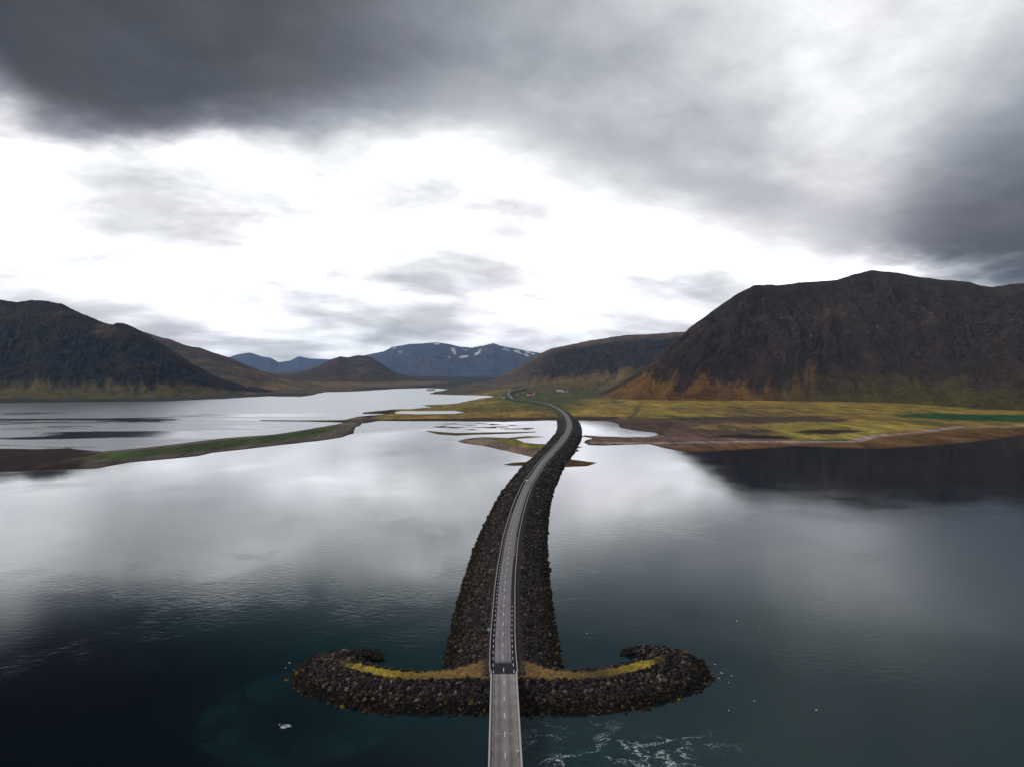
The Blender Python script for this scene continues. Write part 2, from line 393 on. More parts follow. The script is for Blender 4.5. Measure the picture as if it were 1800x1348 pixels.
flats = [PX([(807, 774), (822, 770), (850, 767.5), (893, 769), (905, 771), (923, 777), (938, 779), (966, 780), (985, 775), (985, 800), (937, 803), (892, 792), (850, 783), (815, 778)]),
         PX([(893, 769), (930, 766), (965, 767.3), (930, 769.5), (900, 771)]),
         PX([(745, 756), (800, 760.5), (870, 759), (942, 757.6), (942, 759), (890, 761.5), (830, 763.5), (800, 765.2), (770, 763)]),
         PX([(884, 816.3), (903, 812.5), (932, 811), (950, 811), (945, 817), (900, 818)]),
         PX([(980, 808), (992, 805.5), (1033, 810.5), (1050, 812.5), (1034, 818.5), (1008, 819.5), (975, 821)]),
         PX([(1000, 782), (1026, 785), (1012, 787.5), (1018, 792), (995, 797)])]
def ground_arrays(X, Y):
    wa = np.clip((Y - 500) / 900, .25, 3)
    wx = X + wa * (6 * fbm(X / 60, Y / 60, 4) + 10 * fbm(X / 190 + 9, Y / 190, 3)); wy = Y + wa * (7 * fbm(X / 60 + 31, Y / 70, 4) + 8 * fbm(X / 210 + 5, Y / 210 + 7, 3))
    sd = sd_poly(wx, wy, main_land)
    sd = np.minimum(sd, -sd_poly(wx, wy, pond))
    z = np.where(sd > 0, 1.8 * (1 - np.exp(-np.maximum(sd, 0) / 22)) + .0035 * np.clip(sd, 0, 1600), np.maximum(sd * .05, -2.5))
    for f in flats:
        q = sd_poly(wx, wy, f); z = np.maximum(z, np.where(q > 0, 1.1 * (1 - np.exp(-q / 10)), np.maximum(q * .05, -2.5)))
    # half-drowned weed streaks in the lagoon
    zx = PX([(752, 744), (830, 743), (925, 749), (930, 754), (850, 755), (760, 750)])
    q = sd_poly(wx, wy, zx)
    st = fbm(X / 55, Y / 26, 5, .6) - .02
    z = np.where((sd < 0) & (q > -20), np.maximum(z, np.clip(st * 2.2 - .12 - np.clip(-q, 0, 20) * .03, -2, .35)), z)
    return z, sd
def ground_z(x, y): return float(ground_arrays(np.array([x], float), np.array([y], float))[0][0])

ys = np.r_[np.arange(850, 700, -.5), np.arange(700, 652, -.4)]
rows = np.array([at(900, y)[1] for y in ys]); tans = np.linspace(-1.1, 1.1, 1150)
Yg = np.repeat(rows[:, None], len(tans), 1); Xg = Yg * tans[None, :]
Zg, sdg = ground_arrays(Xg, Yg)
Zg = Zg + np.where(Zg > .8, .5 * fbm(Xg / 30, Yg / 45, 4) + np.clip(sdg / 300, 0, 1.5) * fbm(Xg / 150, Yg / 220, 4), 0)
gold, olive, brown, dark = np.array(lin(160, 136, 60)), np.array(lin(100, 98, 52)), np.array(lin(96, 76, 64)), np.array(lin(58, 44, 36))
nA = fbm(Xg / 120, Yg / 260, 5, .6); nB = fbm(Xg / 40 + 3, Yg / 80, 5, .6); nC = fbm(Xg / 420 + 3, Yg / 600, 4)
def blend(c, k, new): return c * (1 - k[..., None]) + np.asarray(new) * k[..., None]
col = np.zeros(Xg.shape + (3,)) + gold
col = blend(col, sstep(nA + .5 * nB, -.05, .5), olive)
col = blend(col, sstep(nC + .4 * nB, .15, .5) * .8, lin(112, 92, 60))
WX = Xg + 22 * nA + 9 * nB; WY = Yg + 45 * nA + 18 * nB
def zone(px, c, soft=18.0, amt=1.0, z=3.0):
    global col
    k = sstep(sd_poly(WX, WY, PX(px, z)), -soft, soft) * amt
    col = blend(col, k, c)
# far valley and far shores
zone([(-700, 730), (-700, 648), (640, 648), (1000, 648), (960, 676), (880, 684), (800, 697), (690, 697), (560, 700), (380, 712), (0, 714)], lin(98, 88, 72), 60)
zone([(-700, 700), (0, 699), (330, 697), (480, 690), (560, 690), (400, 706), (0, 716), (-700, 722)], lin(66, 66, 62), 25)
zone([(700, 660), (900, 660), (880, 668), (760, 684), (640, 684), (600, 672)], lin(64, 66, 66), 60)
zone([(500, 662), (560, 664), (700, 670), (800, 672), (700, 680), (560, 680), (480, 672)], lin(120, 100, 74), 60)
# left spit
zone([(-700, 770), (0, 770), (300, 770), (600, 735), (660, 733), (690, 742), (620, 775), (300, 815), (0, 850), (-700, 870)], lin(104, 92, 84), 14)
zone([(100, 809), (181, 794), (267, 787), (400, 771), (480, 764), (570, 750), (606, 743), (600, 751), (560, 763), (480, 774), (373, 787), (300, 796), (200, 805)], lin(68, 82, 36), 7)
zone([(-700, 770), (0, 780), (150, 784), (172, 793), (120, 806), (180, 826), (-700, 900)], lin(54, 36, 28), 8)
zone([(455, 736), (600, 737), (604, 740), (455, 741)], lin(46, 36, 32), 8)
zone([(628, 724), (690, 718), (700, 722), (640, 734)], lin(60, 50, 42), 12)
# banks and lagoon edge
zone([(640, 747), (640, 736), (800, 734), (985, 731), (1090, 731), (1110, 742), (960, 744), (800, 746)], lin(74, 52, 42), 16)
zone([(810, 740), (905, 736), (985, 734), (985, 739), (900, 742)], lin(120, 92, 78), 8, .5)
zone([(655, 733), (700, 727), (820, 728), (985, 722), (985, 731), (800, 733)], lin(146, 116, 50), 16, .8)
zone([(750, 728), (820, 712), (880, 705), (960, 716), (940, 722), (830, 726)], lin(96, 88, 44), 30, .7)
# meadow round the farms
zone([(870, 702), (890, 690), (935, 684), (1010, 681), (1080, 686), (1100, 692), (1060, 698), (1020, 708), (1000, 720), (978, 726), (955, 716), (900, 707)], lin(74, 82, 42), 60, .9)
zone([(870, 692), (900, 681), (1000, 676), (1080, 680), (1060, 686), (930, 686)], lin(84, 88, 62), 45, .8)
# right mud flats, pools and shore
zone([(1012, 742), (1060, 735), (1250, 733), (1420, 733), (1500, 736), (1490, 741), (1380, 746), (1390, 756), (1200, 770), (1090, 760)], lin(98, 76, 62), 18)
zone([(1012, 800), (1012, 760), (1160, 764), (1330, 766), (1500, 772), (1500, 800)], lin(122, 96, 84), 14)
zone([(1200, 752), (1260, 743), (1380, 742), (1400, 748), (1290, 756)], lin(140, 118, 68), 14, .7)
zone([(1330, 745), (1420, 740), (1560, 743), (1640, 748), (1560, 758), (1500, 770), (1380, 772), (1400, 764)], lin(160, 144, 66), 18, .9)
zone([(1235, 766), (1310, 761), (1395, 766), (1388, 769.2), (1300, 768.8)], lin(46, 38, 32), 9)
zone([(1390, 757), (1450, 753.5), (1530, 756), (1490, 760), (1420, 760.5)], lin(58, 46, 34), 9)
zone([(1400, 770), (1530, 770), (1560, 765), (1620, 760), (1500, 774)], lin(74, 92, 40), 9, .8)
zone([(1160, 784), (1340, 778), (1500, 777), (1560, 766), (1690, 752), (1900, 750), (2600, 730), (2600, 800), (1160, 830)], lin(112, 82, 44), 9)
zone([(1560, 729), (1640, 725), (1720, 728), (1800, 728), (2000, 728), (2000, 742), (1800, 740), (1650, 736)], lin(44, 84, 38), 14)
zone([(1080, 735.5), (1200, 732), (1480, 731), (1480, 733.5), (1200, 735.5)], lin(70, 62, 38), 8, .8)
zone([(1105, 733), (1112, 722), (1128, 708), (1122, 722), (1114, 733)], lin(52, 60, 30), 8, .8)
trk = np.array(PX([(1040, 776), (1180, 777), (1340, 775.5), (1500, 775.5), (1530, 767), (1560, 764), (1620, 758.5), (1660, 753.5), (1690, 749), (1800, 748), (2100, 740)], 2))
dT, _, _ = d_line(Xg + 3 * nB, Yg + 4 * nB, trk)
col = blend(col, sstep(dT, 13, 6), lin(170, 148, 138))
# wet dark margin at every shore
col = blend(col, sstep(Zg, .75, .1) * .8, lin(66, 44, 30))
for fi, c in ((0, (126, 108, 92)), (2, (100, 82, 46)), (3, (92, 66, 26)), (4, (96, 70, 24)), (5, (90, 76, 36))):
    col = blend(col, sstep(sd_poly(WX, WY, flats[fi]), -20, 0) * (Yg < 1400), lin(*c))
col = blend(col, sstep(sd_poly(Xg, Yg, PX([(860, 770), (905, 772), (960, 781), (960, 790), (925, 787), (890, 779)])), -8, 8), lin(136, 128, 44))
fa = grid_faces(*Xg.shape); zf = Zg.ravel()
fa = fa[(zf[fa] > -.8).any(1)]
used = np.unique(fa); rem = np.full(Xg.size, -1); rem[used] = np.arange(len(used))
V = np.stack([Xg.ravel(), Yg.ravel(), zf], 1)[used]
o = mesh_obj('coastal_ground', V, rem[fa], M_ground, None, col.reshape(-1, 3)[used], True)
tag(o, 'low golden plain, gravel spits and tidal flats around the fjord', None, None, 'structure')

# ------------------------------------------------------------------ mountains: lofted from foot line to crest line to back
def mountain(name, label, pairs, nu, nv, back, gully, paint, mat, prof=1.25, rough=1.0, seed=0, top=.15):
    # pairs: (ridge px, ridge py, ridge depth, foot px, foot py, foot z)
    R3 = np.array([at_depth(p[0], p[1], p[2] * (.91 if name == 'mountain_right' and p[0] > 1190 else .97 if name == 'mountain_right' else 1.0)) for p in pairs]); F3 = np.array([[*at(p[3], p[4], p[5]), -3.0] for p in pairs])
    s = np.r_[0, np.cumsum(np.linalg.norm(np.diff(R3[:, :2], axis=0), axis=1) + np.linalg.norm(np.diff(F3[:, :2], axis=0), axis=1))]; L = s[-1] / 2
    u = np.linspace(0, s[-1], nu)
    def curve(A):
        out = np.stack([np.interp(u, s, A[:, k]) for k in range(3)], 1)
        k = max(3, int(nu / len(pairs) / 2.2)) | 1; ker = np.hanning(k + 2)[1:-1]; ker /= ker.sum()
        pad = np.pad(out, ((k // 2, k // 2), (0, 0)), 'edge')
        return np.stack([np.convolve(pad[:, j], ker, 'valid') for j in range(3)], 1)
    Rr = np.stack([np.interp(u, s, R3[:, k]) for k in range(3)], 1); Rr[:, :2] = curve(R3)[:, :2]; Ff = curve(F3)
    v = np.linspace(0, 1, nv); um = (u / 2)[:, None] * np.ones(nv)[None, :]; vm = np.ones(nu)[:, None] * v[None, :]
    g = (1 - top) * vm ** prof + top * np.sin(vm * math.pi / 2)
    X = Ff[:, None, 0] + (Rr - Ff)[:, None, 0] * vm; Y = Ff[:, None, 1] + (Rr - Ff)[:, None, 1] * vm
    H = (Rr - Ff)[:, None, 2]; Z = Ff[:, None, 2] + H * g
    env = np.sin(np.clip(vm, 0, 1) * math.pi) ** .7
    f0 = 1 / (gully * 1.0)
    uw = um + gully * .55 * fbm(X / (gully * 1.6) + 2 * seed, Z / (gully * .8), 3)
    G = ridged(uw * f0 + seed, vm * 1.3 + seed * 2 + .3 * fbm(um * f0 * .7, vm * 2, 3), 4, .55)
    D = fbm(X / (gully * .5) + seed, Y / (gully * .5), 5, .55)
    amp = np.minimum(H * .15, gully * .26) * rough
    G2 = ridged(uw * f0 * 3.7 + 4 * seed + .5 * fbm(X / 60, Z / 45, 3), vm * 3.1 + seed, 4, .6)
    Z = Z + env * amp * (G * .5 - .25 + .6 * D + .15 * G2)
    crestn = fbm(um / (gully * .35) + 3 * seed, um * 0 + .5, 4, .6) * np.minimum(H[:, :1] * .03, 5) * rough
    Z = Z + crestn * sstep(vm, .75, 1)
    # back of the mountain falls away behind the crest
    vb = np.linspace(0, 1, 14)[1:]
    dirv = Rr[:, :2] - Ff[:, :2]; dirv = dirv / np.maximum(np.linalg.norm(dirv, axis=1, keepdims=True), 1)
    Xb = X[:, -1:] + dirv[:, :1] * back * vb; Yb = Y[:, -1:] + np.abs(dirv[:, 1:]) * back * vb
    Zb = (Z[:, -1:] + 12) * (1 - vb ** 1.6) - 12 - (10 * vb)
    colm = paint(X, Y, Z, um, vm, H * np.ones_like(vm), G, D)
    if gully < 400:
        sp_ = fbm(X / 13, Z / 9 + Y / 30, 4, .7); bands = perlin(Z / 16 + 1.5 * fbm(X / 200, Y / 200, 3), um / 400) * sstep(vm, .45, .7)
        colm = colm * (1 + .22 * np.clip(G2, -1, 1) * sstep(vm, .0, .15) + .30 * np.clip(sp_, -.6, 1) + .22 * bands)[..., None]  # gully relief put into the colour, grooves darker; also random mottle and strata
        colm = blend(colm, sstep(sp_ + .35 * G2, .42, .62) * sstep(np.abs(vm - .6), .38, .15) * .55, lin(170, 160, 150))
    Xa, Ya, Za = (np.concatenate(q, 1) for q in ((X, Xb), (Y, Yb), (Z, Zb)))
    ca = np.concatenate([colm, np.repeat(colm[:, -1:], len(vb), 1)], 1)
    o = mesh_obj(name, np.stack([Xa, Ya, Za], -1).reshape(-1, 3), grid_faces(*Xa.shape), mat, None, ca.reshape(-1, 3), True)
    return tag(o, label, None, None, 'structure')

rk = np.array(lin(80, 66, 56)); rk2 = np.array(lin(104, 82, 62))
def paint_right(X, Y, Z, um, vm, H, G, D):
    px, py = proj(X, Y, Z)
    c = np.zeros(X.shape + (3,)) + rk
    n1 = fbm(X / 260, Z / 110, 5, .6); n2 = fbm(um / 34, vm * 2.2, 4, .6); n3 = fbm(X / 60, Z / 40 + Y / 90, 5, .65)
    c = blend(c, sstep(n1, .05, .5) * .8, rk2)
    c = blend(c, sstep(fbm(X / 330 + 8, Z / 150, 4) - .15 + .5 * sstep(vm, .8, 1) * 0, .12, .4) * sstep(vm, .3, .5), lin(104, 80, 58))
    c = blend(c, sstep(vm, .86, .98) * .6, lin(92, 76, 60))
    # grass tongues between scree fans at the foot
    lf = 1 - sstep(px, 1330, 1500)
    u1 = um + 14 * fbm(X / 90, Z / 50, 3)
    apex = .07 + .34 * np.clip(fbm(u1 / 62, um * 0 + 2.5, 4, .62) + .28, 0, 1) + .03 * n3 + .30 * sstep(px, 1190, 1090)
    apex2 = .13 + .16 * n1 + .10 * n2 + .05 * n3
    c = blend(c, sstep(vm, .75, .2) * .35 * lf, lin(84, 60, 50))
    k = sstep(apex - vm, -.045, .05) * (.55 + .45 * sstep(n3, -.5, .2))
    c = blend(c, k * lf, lin(162, 118, 62)); c = blend(c, k * lf * sstep(n2 + n3, .1, .6) * .6, lin(132, 112, 56))
    k = sstep(apex2 - vm, -.09, .10) * (.6 + .4 * sstep(n3, -.4, .2))
    c = blend(c, k * (1 - lf), lin(122, 112, 54)); c = blend(c, k * (1 - lf) * sstep(n1 + n3, .0, .5) * .7, lin(78, 76, 40))
    c = blend(c, sstep(n2, .28, .5) * sstep(vm, .5, .1) * .7, rk)
    c = blend(c, sstep(n3, .30, .52) * sstep(np.abs(vm - .58), .28, .08) * sstep(fbm(X / 200 + 4, Z / 200, 3), .0, .3), lin(122, 112, 104))
    return c
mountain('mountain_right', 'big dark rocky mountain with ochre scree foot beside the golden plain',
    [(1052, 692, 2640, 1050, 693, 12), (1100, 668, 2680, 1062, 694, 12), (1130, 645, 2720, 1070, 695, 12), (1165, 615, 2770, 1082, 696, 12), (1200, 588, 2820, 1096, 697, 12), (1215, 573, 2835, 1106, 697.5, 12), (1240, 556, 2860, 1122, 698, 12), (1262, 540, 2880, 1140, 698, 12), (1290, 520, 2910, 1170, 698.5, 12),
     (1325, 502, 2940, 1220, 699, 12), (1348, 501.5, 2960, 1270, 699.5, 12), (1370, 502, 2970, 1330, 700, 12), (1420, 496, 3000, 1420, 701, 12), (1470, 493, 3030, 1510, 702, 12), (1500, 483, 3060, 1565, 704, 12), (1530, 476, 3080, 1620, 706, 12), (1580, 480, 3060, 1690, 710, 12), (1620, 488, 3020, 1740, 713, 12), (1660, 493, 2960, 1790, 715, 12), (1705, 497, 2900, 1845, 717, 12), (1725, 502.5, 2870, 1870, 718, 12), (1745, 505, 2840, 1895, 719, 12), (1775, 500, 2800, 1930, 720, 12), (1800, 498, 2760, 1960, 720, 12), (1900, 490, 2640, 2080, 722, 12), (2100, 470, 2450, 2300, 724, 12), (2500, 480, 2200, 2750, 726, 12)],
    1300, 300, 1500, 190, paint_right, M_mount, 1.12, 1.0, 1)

def paint_left(X, Y, Z, um, vm, H, G, D):
    px, py = proj(X, Y, Z)
    n1 = fbm(X / 240, Z / 110, 5, .6); n2 = fbm(um / 40, vm * 2, 4, .6); n3 = fbm(X / 70, Z / 40 + Y / 90, 5, .65)
    c = np.zeros(X.shape + (3,)) + np.array(lin(56, 54, 58))
    c = blend(c, sstep(n1, .1, .5) * .7, lin(78, 70, 56))
    c = blend(c, sstep(vm, .62, .9) * sstep(n1 + .3, .05, .4) * .9, lin(92, 76, 54))
    c = blend(c, sstep(((px - 185) / 24) ** 2 + ((py - 583) / 10) ** 2 + 2.2 * n3, 1.6, -.2) * .75, lin(168, 134, 98))
    k = sstep(.22 + .14 * n2 + .05 * n3 - vm, -.05, .10)
    c = blend(c, k, lin(136, 124, 82))
    return c
# the low ridge behind comes first, then the main mass
def paint_low(X, Y, Z, um, vm, H, G, D):
    n1 = fbm(X / 300, Y / 300, 5, .6)
    c = np.zeros(X.shape + (3,)) + np.array(lin(128, 112, 100))
    c = blend(c, sstep(n1, -.05, .45), lin(186, 154, 112)); c = blend(c, sstep(fbm(X / 180 + 4, Y / 400, 4), .1, .5) * .8, lin(118, 116, 78))
    return blend(c, sstep(vm, .6, .95) * .8, lin(116, 98, 88))
mountain('ridge_left', 'long brown ridge sloping down to the far shore behind the dark mountain',
    [(150, 560, 3900, 150, 690, 14), (230, 578, 3800, 250, 690, 14), (270, 589, 3750, 320, 690, 14), (285, 594, 3720, 350, 690, 14), (300, 597, 3700, 380, 690, 14), (320, 605, 3680, 410, 689, 14), (340, 611, 3660, 440, 688, 14), (350, 611, 3650, 460, 687, 14), (375, 620, 3650, 485, 685, 14), (400, 628, 3650, 510, 683, 14), (430, 640, 3660, 530, 681, 14), (460, 652, 3680, 550, 679, 14), (500, 663, 3700, 570, 677, 14), (540, 672, 3720, 580, 675, 14)],
    360, 130, 1400, 170, paint_low, M_mount, 1.5, .7, 3)
mountain('mountain_left', 'dark mountain with a green strip at its foot across the fjord',
    [(-900, 480, 2900, -900, 706, 8), (-500, 500, 2950, -500, 703, 8), (-200, 522, 3000, -200, 700, 8), (0, 527, 3000, -20, 698, 8), (30, 531, 2990, 20, 698, 8), (55, 527, 2980, 50, 698, 8), (85, 530, 2970, 90, 698, 8), (110, 535, 2960, 120, 698, 8), (130, 545, 2950, 145, 698, 8), (160, 558, 2920, 180, 697.5, 8), (190, 570, 2900, 215, 697, 8), (197, 572, 2890, 228, 697, 8), (206, 568, 2860, 245, 697, 8), (218, 568, 2850, 262, 696.5, 8), (230, 574, 2850, 290, 696, 8), (250, 583, 2850, 325, 695, 8), (275, 598, 2850, 360, 694, 8), (310, 621, 2850, 400, 692, 8), (345, 644, 2850, 435, 690, 8), (375, 660, 2850, 460, 689, 8), (420, 675, 2860, 480, 688, 8), (470, 684, 2870, 500, 687, 8)],
    900, 220, 900, 140, paint_left, M_mount, 1.3, 1.0, 2)
def paint_mid(X, Y, Z, um, vm, H, G, D):
    n1 = fbm(X / 300, Z / 120, 5, .6); n2 = fbm(um / 60, vm * 2, 4, .6)
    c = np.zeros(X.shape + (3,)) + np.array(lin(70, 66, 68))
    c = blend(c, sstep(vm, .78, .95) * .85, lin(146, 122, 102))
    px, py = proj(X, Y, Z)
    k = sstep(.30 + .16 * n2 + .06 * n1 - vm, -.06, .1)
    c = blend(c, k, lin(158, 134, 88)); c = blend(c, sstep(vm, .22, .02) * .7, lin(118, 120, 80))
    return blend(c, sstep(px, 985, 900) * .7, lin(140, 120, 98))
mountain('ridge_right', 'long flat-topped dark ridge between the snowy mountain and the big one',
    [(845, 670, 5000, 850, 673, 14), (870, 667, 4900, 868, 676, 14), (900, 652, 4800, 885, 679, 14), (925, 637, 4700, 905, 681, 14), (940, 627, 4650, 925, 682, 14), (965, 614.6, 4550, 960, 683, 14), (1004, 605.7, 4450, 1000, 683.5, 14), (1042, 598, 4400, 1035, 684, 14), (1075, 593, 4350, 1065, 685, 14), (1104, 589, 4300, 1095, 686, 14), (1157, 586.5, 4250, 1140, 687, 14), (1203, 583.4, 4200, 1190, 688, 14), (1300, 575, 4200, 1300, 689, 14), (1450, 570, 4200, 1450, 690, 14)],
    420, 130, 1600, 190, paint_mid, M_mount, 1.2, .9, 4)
def paint_hill(X, Y, Z, um, vm, H, G, D):
    n1 = fbm(X / 300, Z / 120 + Y / 500, 5, .6)
    c = np.zeros(X.shape + (3,)) + np.array(lin(100, 88, 84)); c = blend(c, sstep(n1, .05, .4) * .7, lin(150, 130, 112))
    return blend(c, sstep(vm, .3, .05), lin(116, 100, 76))
mountain('hill_middle', 'conical brown hill standing alone at the head of the fjord',
    [(470, 661, 6300, 470, 668, 14), (510, 656, 6200, 500, 669, 14), (545, 650, 6100, 530, 669.5, 14), (565, 640, 6050, 550, 670, 14), (580, 633, 6000, 568, 670, 14), (597, 627, 6000, 588, 670, 14), (612, 629, 6000, 610, 670, 14), (622, 626, 6000, 625, 670, 14), (632, 624.5, 6000, 640, 670, 14), (650, 627, 6000, 660, 670, 14), (672, 640, 6050, 690, 670, 14), (685, 649, 6100, 712, 669, 14), (700, 657, 6200, 735, 668, 14), (740, 664, 6300, 765, 667, 14)],
    260, 90, 900, 220, paint_hill, M_mount, 1.15, .9, 5)
snow_spots = [(798, 618, 3, 8, -.35), (806, 607, 8, 2.2, .1), (815, 627.5, 9, 2.4, -.15), (838, 622, 5, 2.5, -.6), (843, 617, 3, 5, .5), (910, 619, 9, 3, .45), (926, 625, 7, 2, .45), (928, 619.5, 6, 2.5, .2), (768, 604.5, 6, 1.6, 0), (693, 612, 3, 1.6, 0), (828, 611, 5, 2, 0), (790, 628, 2, 1.6, 0), (937, 622, 4, 1.6, .2)]
def paint_snow(X, Y, Z, um, vm, H, G, D):
    px, py = proj(X, Y, Z)
    n1 = fbm(X / 700, Z / 160, 5, .6)
    c = np.zeros(X.shape + (3,)) + np.array(lin(84, 98, 124)); c = blend(c, sstep(n1, .0, .5) * .6, lin(104, 110, 124))  # blue of the distant haze mixed into the rock colour
    c = blend(c, sstep(fbm(um / 330 + 3, vm * 2.2, 4, .6), .30, .42) * sstep(vm, .55, .85) * .9, (.85, .87, .9))
    for (cx, cy, rx, ry, a) in snow_spots:
        ca, sa = math.cos(a), math.sin(a); qx = (px - cx) * ca + (py - cy) * sa; qy = -(px - cx) * sa + (py - cy) * ca
        c = blend(c, sstep((qx / rx) ** 2 + (qy / ry) ** 2 + .9 * n1 + 1.3 * fbm(X / 150, Z / 40, 4, .6), 1.0, .5), (.85, .87, .9))
    return c
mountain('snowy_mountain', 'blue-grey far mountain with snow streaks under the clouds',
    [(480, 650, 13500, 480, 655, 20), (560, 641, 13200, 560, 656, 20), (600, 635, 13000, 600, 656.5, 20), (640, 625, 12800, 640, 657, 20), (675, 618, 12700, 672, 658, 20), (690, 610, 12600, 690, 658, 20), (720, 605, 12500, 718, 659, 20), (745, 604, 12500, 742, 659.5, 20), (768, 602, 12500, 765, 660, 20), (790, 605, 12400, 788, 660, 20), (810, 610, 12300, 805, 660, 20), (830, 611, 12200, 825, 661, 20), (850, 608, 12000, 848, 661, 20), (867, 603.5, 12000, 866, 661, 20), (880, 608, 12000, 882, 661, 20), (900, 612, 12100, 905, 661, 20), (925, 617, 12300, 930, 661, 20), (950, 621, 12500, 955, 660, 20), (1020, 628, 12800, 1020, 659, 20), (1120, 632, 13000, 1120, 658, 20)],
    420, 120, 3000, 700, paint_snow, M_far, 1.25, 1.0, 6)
def paint_far(X, Y, Z, um, vm, H, G, D): return np.zeros(X.shape + (3,)) + np.array(lin(90, 108, 140))  # haze blue painted as the colour of the peaks
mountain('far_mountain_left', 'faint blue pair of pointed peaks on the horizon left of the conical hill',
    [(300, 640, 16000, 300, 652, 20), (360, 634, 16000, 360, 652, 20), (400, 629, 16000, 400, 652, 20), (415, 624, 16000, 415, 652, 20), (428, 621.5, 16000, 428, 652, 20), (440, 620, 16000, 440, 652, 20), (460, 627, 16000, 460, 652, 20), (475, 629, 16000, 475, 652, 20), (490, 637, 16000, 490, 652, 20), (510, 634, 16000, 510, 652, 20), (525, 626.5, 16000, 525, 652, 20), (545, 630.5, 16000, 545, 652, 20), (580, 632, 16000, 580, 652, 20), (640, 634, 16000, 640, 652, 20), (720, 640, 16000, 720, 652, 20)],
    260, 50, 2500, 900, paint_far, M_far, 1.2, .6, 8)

# ------------------------------------------------------------------ haze
bm = bmesh.new(); box(bm, -19900, 19900, -19900, 19900, -5, 900)
mh = bpy.data.materials.new('haze_air'); mh.use_nodes = True; th = NT(mh.node_tree); th.nodes.clear()
pv = th.n('ShaderNodeVolumePrincipled', {'Color': (.40, .62, .98, 1), 'Density': 3.4e-5, 'Anisotropy': 0.0})
th.links.new(pv.outputs[0], th.n('ShaderNodeOutputMaterial').inputs['Volume'])
tag(bm_obj('haze', bm, mh), 'thin blue air over the whole fjord', None, None, 'stuff')

# ------------------------------------------------------------------ road line
DECK = 6.0
road_px = [(884, 1154, 6), (884, 1115, 6), (884.7, 1097, 6), (886, 1065, 6), (887.2, 1038, 6), (890, 1004, 6), (892.7, 983, 6), (898, 945, 6), (905.2, 915, 6), (911.3, 893, 6), (918, 874, 6), (923.4, 861, 6), (928.5, 850, 6), (940.6, 831.6, 6), (953.5, 812, 6), (966.7, 798, 6), (981.7, 781.7, 6), (993, 766.7, 6), (1000, 753, 6), (1000, 740, 6), (994, 728, 6.2), (985, 720, 6.5), (970, 711.7, 6.8), (953, 707.5, 7), (933, 704, 7), (912, 702, 7), (900, 700, 7), (897.5, 695.8, 7.5), (893, 691.7, 8), (897, 687.5, 9), (907, 685.3, 9.5), (917, 683, 10), (918, 681, 11)]
BR = (-2.79, 240.5)                                   # where the bridge meets the causeway
pts = [(BR[0], BR[1], DECK)] + [(*at(p[0], p[1], p[2]), p[2]) for p in road_px]
RD = catmull(pts, 2.75)
tan = np.gradient(RD[:, :2], axis=0); tan /= np.linalg.norm(tan, axis=1, keepdims=True)
nrm = np.stack([-tan[:, 1], tan[:, 0]], 1)             # to the left
stn = np.arange(len(RD)) * 2.75
def sweep(prof, i0=0, i1=None, dz=0.0, step=1):        # prof: (offset to the left, height) pairs along the road line
    idx = np.arange(i0, i1 if i1 else len(RD), step)
    V = np.zeros((len(idx), len(prof), 3))
    for k, (a, h) in enumerate(prof):
        V[:, k, :2] = RD[idx, :2] + nrm[idx] * a; V[:, k, 2] = RD[idx, 2] + h + dz
    return V
SL = 2.65
shore_i = int(np.searchsorted(RD[:, 1], at(1000, 738)[1]))
# causeway body
prof = [(-28, -8.4), (-20, -5.3), (-13, -2.7), (-6.2, -.06), (-5.2, -.05), (5.2, -.05), (6.2, -.06), (13, -2.7), (20, -5.3), (28, -8.4)]
V = sweep(prof); n_ = len(prof)
for k in (0, 1, 2, 7, 8, 9): V[:, k, 2] += .35 * fbm(V[:, k, 0] / 6, V[:, k, 1] / 6, 3)
cc = np.zeros((len(RD), n_, 3)) + np.array(lin(50, 46, 46))
cc[:, 3:7] = lin(70, 62, 56); cc[shore_i + 8:, :] = lin(70, 78, 50)
cause = mesh_obj('causeway', V.reshape(-1, 3), grid_faces(len(RD), n_), M_core, None, cc.reshape(-1, 3), False)
tag(cause, 'dark rock-armoured causeway curving across the fjord', None, None, 'structure')
# asphalt: new black margins with a greyer driven strip
def asphalt(name, base, centre, w0, w1):
    m, t, b = new_mat(name)
    a = t.n('ShaderNodeVertexColor', layer_name='albedo').outputs[0]
    pos = t.n('ShaderNodeNewGeometry').outputs['Position']
    n1 = t.noise(t.v('MULTIPLY', pos, (1, .12, 1)), 1.3, 5, .6); n2 = t.noise(pos, .12, 4, .6)
    k = t.m('MULTIPLY', t.rng(n1, .3, .7, .82, 1.18), t.rng(n2, .3, .7, .88, 1.12))
    t.put(b.inputs['Base Color'], t.v('SCALE', a, scale=k)); t.put(b.inputs['Roughness'], .9); t.put(b.inputs['Specular IOR Level'], .15)
    return m
M_asph = asphalt('asphalt', None, None, 0, 0)
offs = [-4.5, -3.1, -2.75, -1.8, -1.2, -.5, 0, .5, 1.2, 1.8, 2.75, 3.1, 4.5]
dk, gr, tr = lin(48, 49, 53), lin(152, 147, 151), lin(132, 127, 132)
ocol = [dk, dk, gr, tr, gr, tr, gr, gr, tr, gr, gr, dk, dk]
V = sweep([(a, .02 - abs(a) * .012) for a in offs])
cc = np.zeros((len(RD), len(offs), 3)) + np.array(ocol)[None]
cc[:4] = np.array(lin(50, 52, 58))                     # fresh strip at the bridge joint
fadeg = sstep(RD[:, 1], 700, 1000)[:, None, None]; cc = cc * (1 - fadeg) + np.array(lin(136, 130, 132)) * fadeg
road = mesh_obj('road', V.reshape(-1, 3), grid_faces(len(RD), len(offs)), M_asph, None, cc.reshape(-1, 3), True)
tag(road, 'two-lane asphalt road running along the causeway to the farms', None, None, 'structure')
M_white = plain('road_paint', (.92, .92, .90), .6, 0, .08, 3.0)
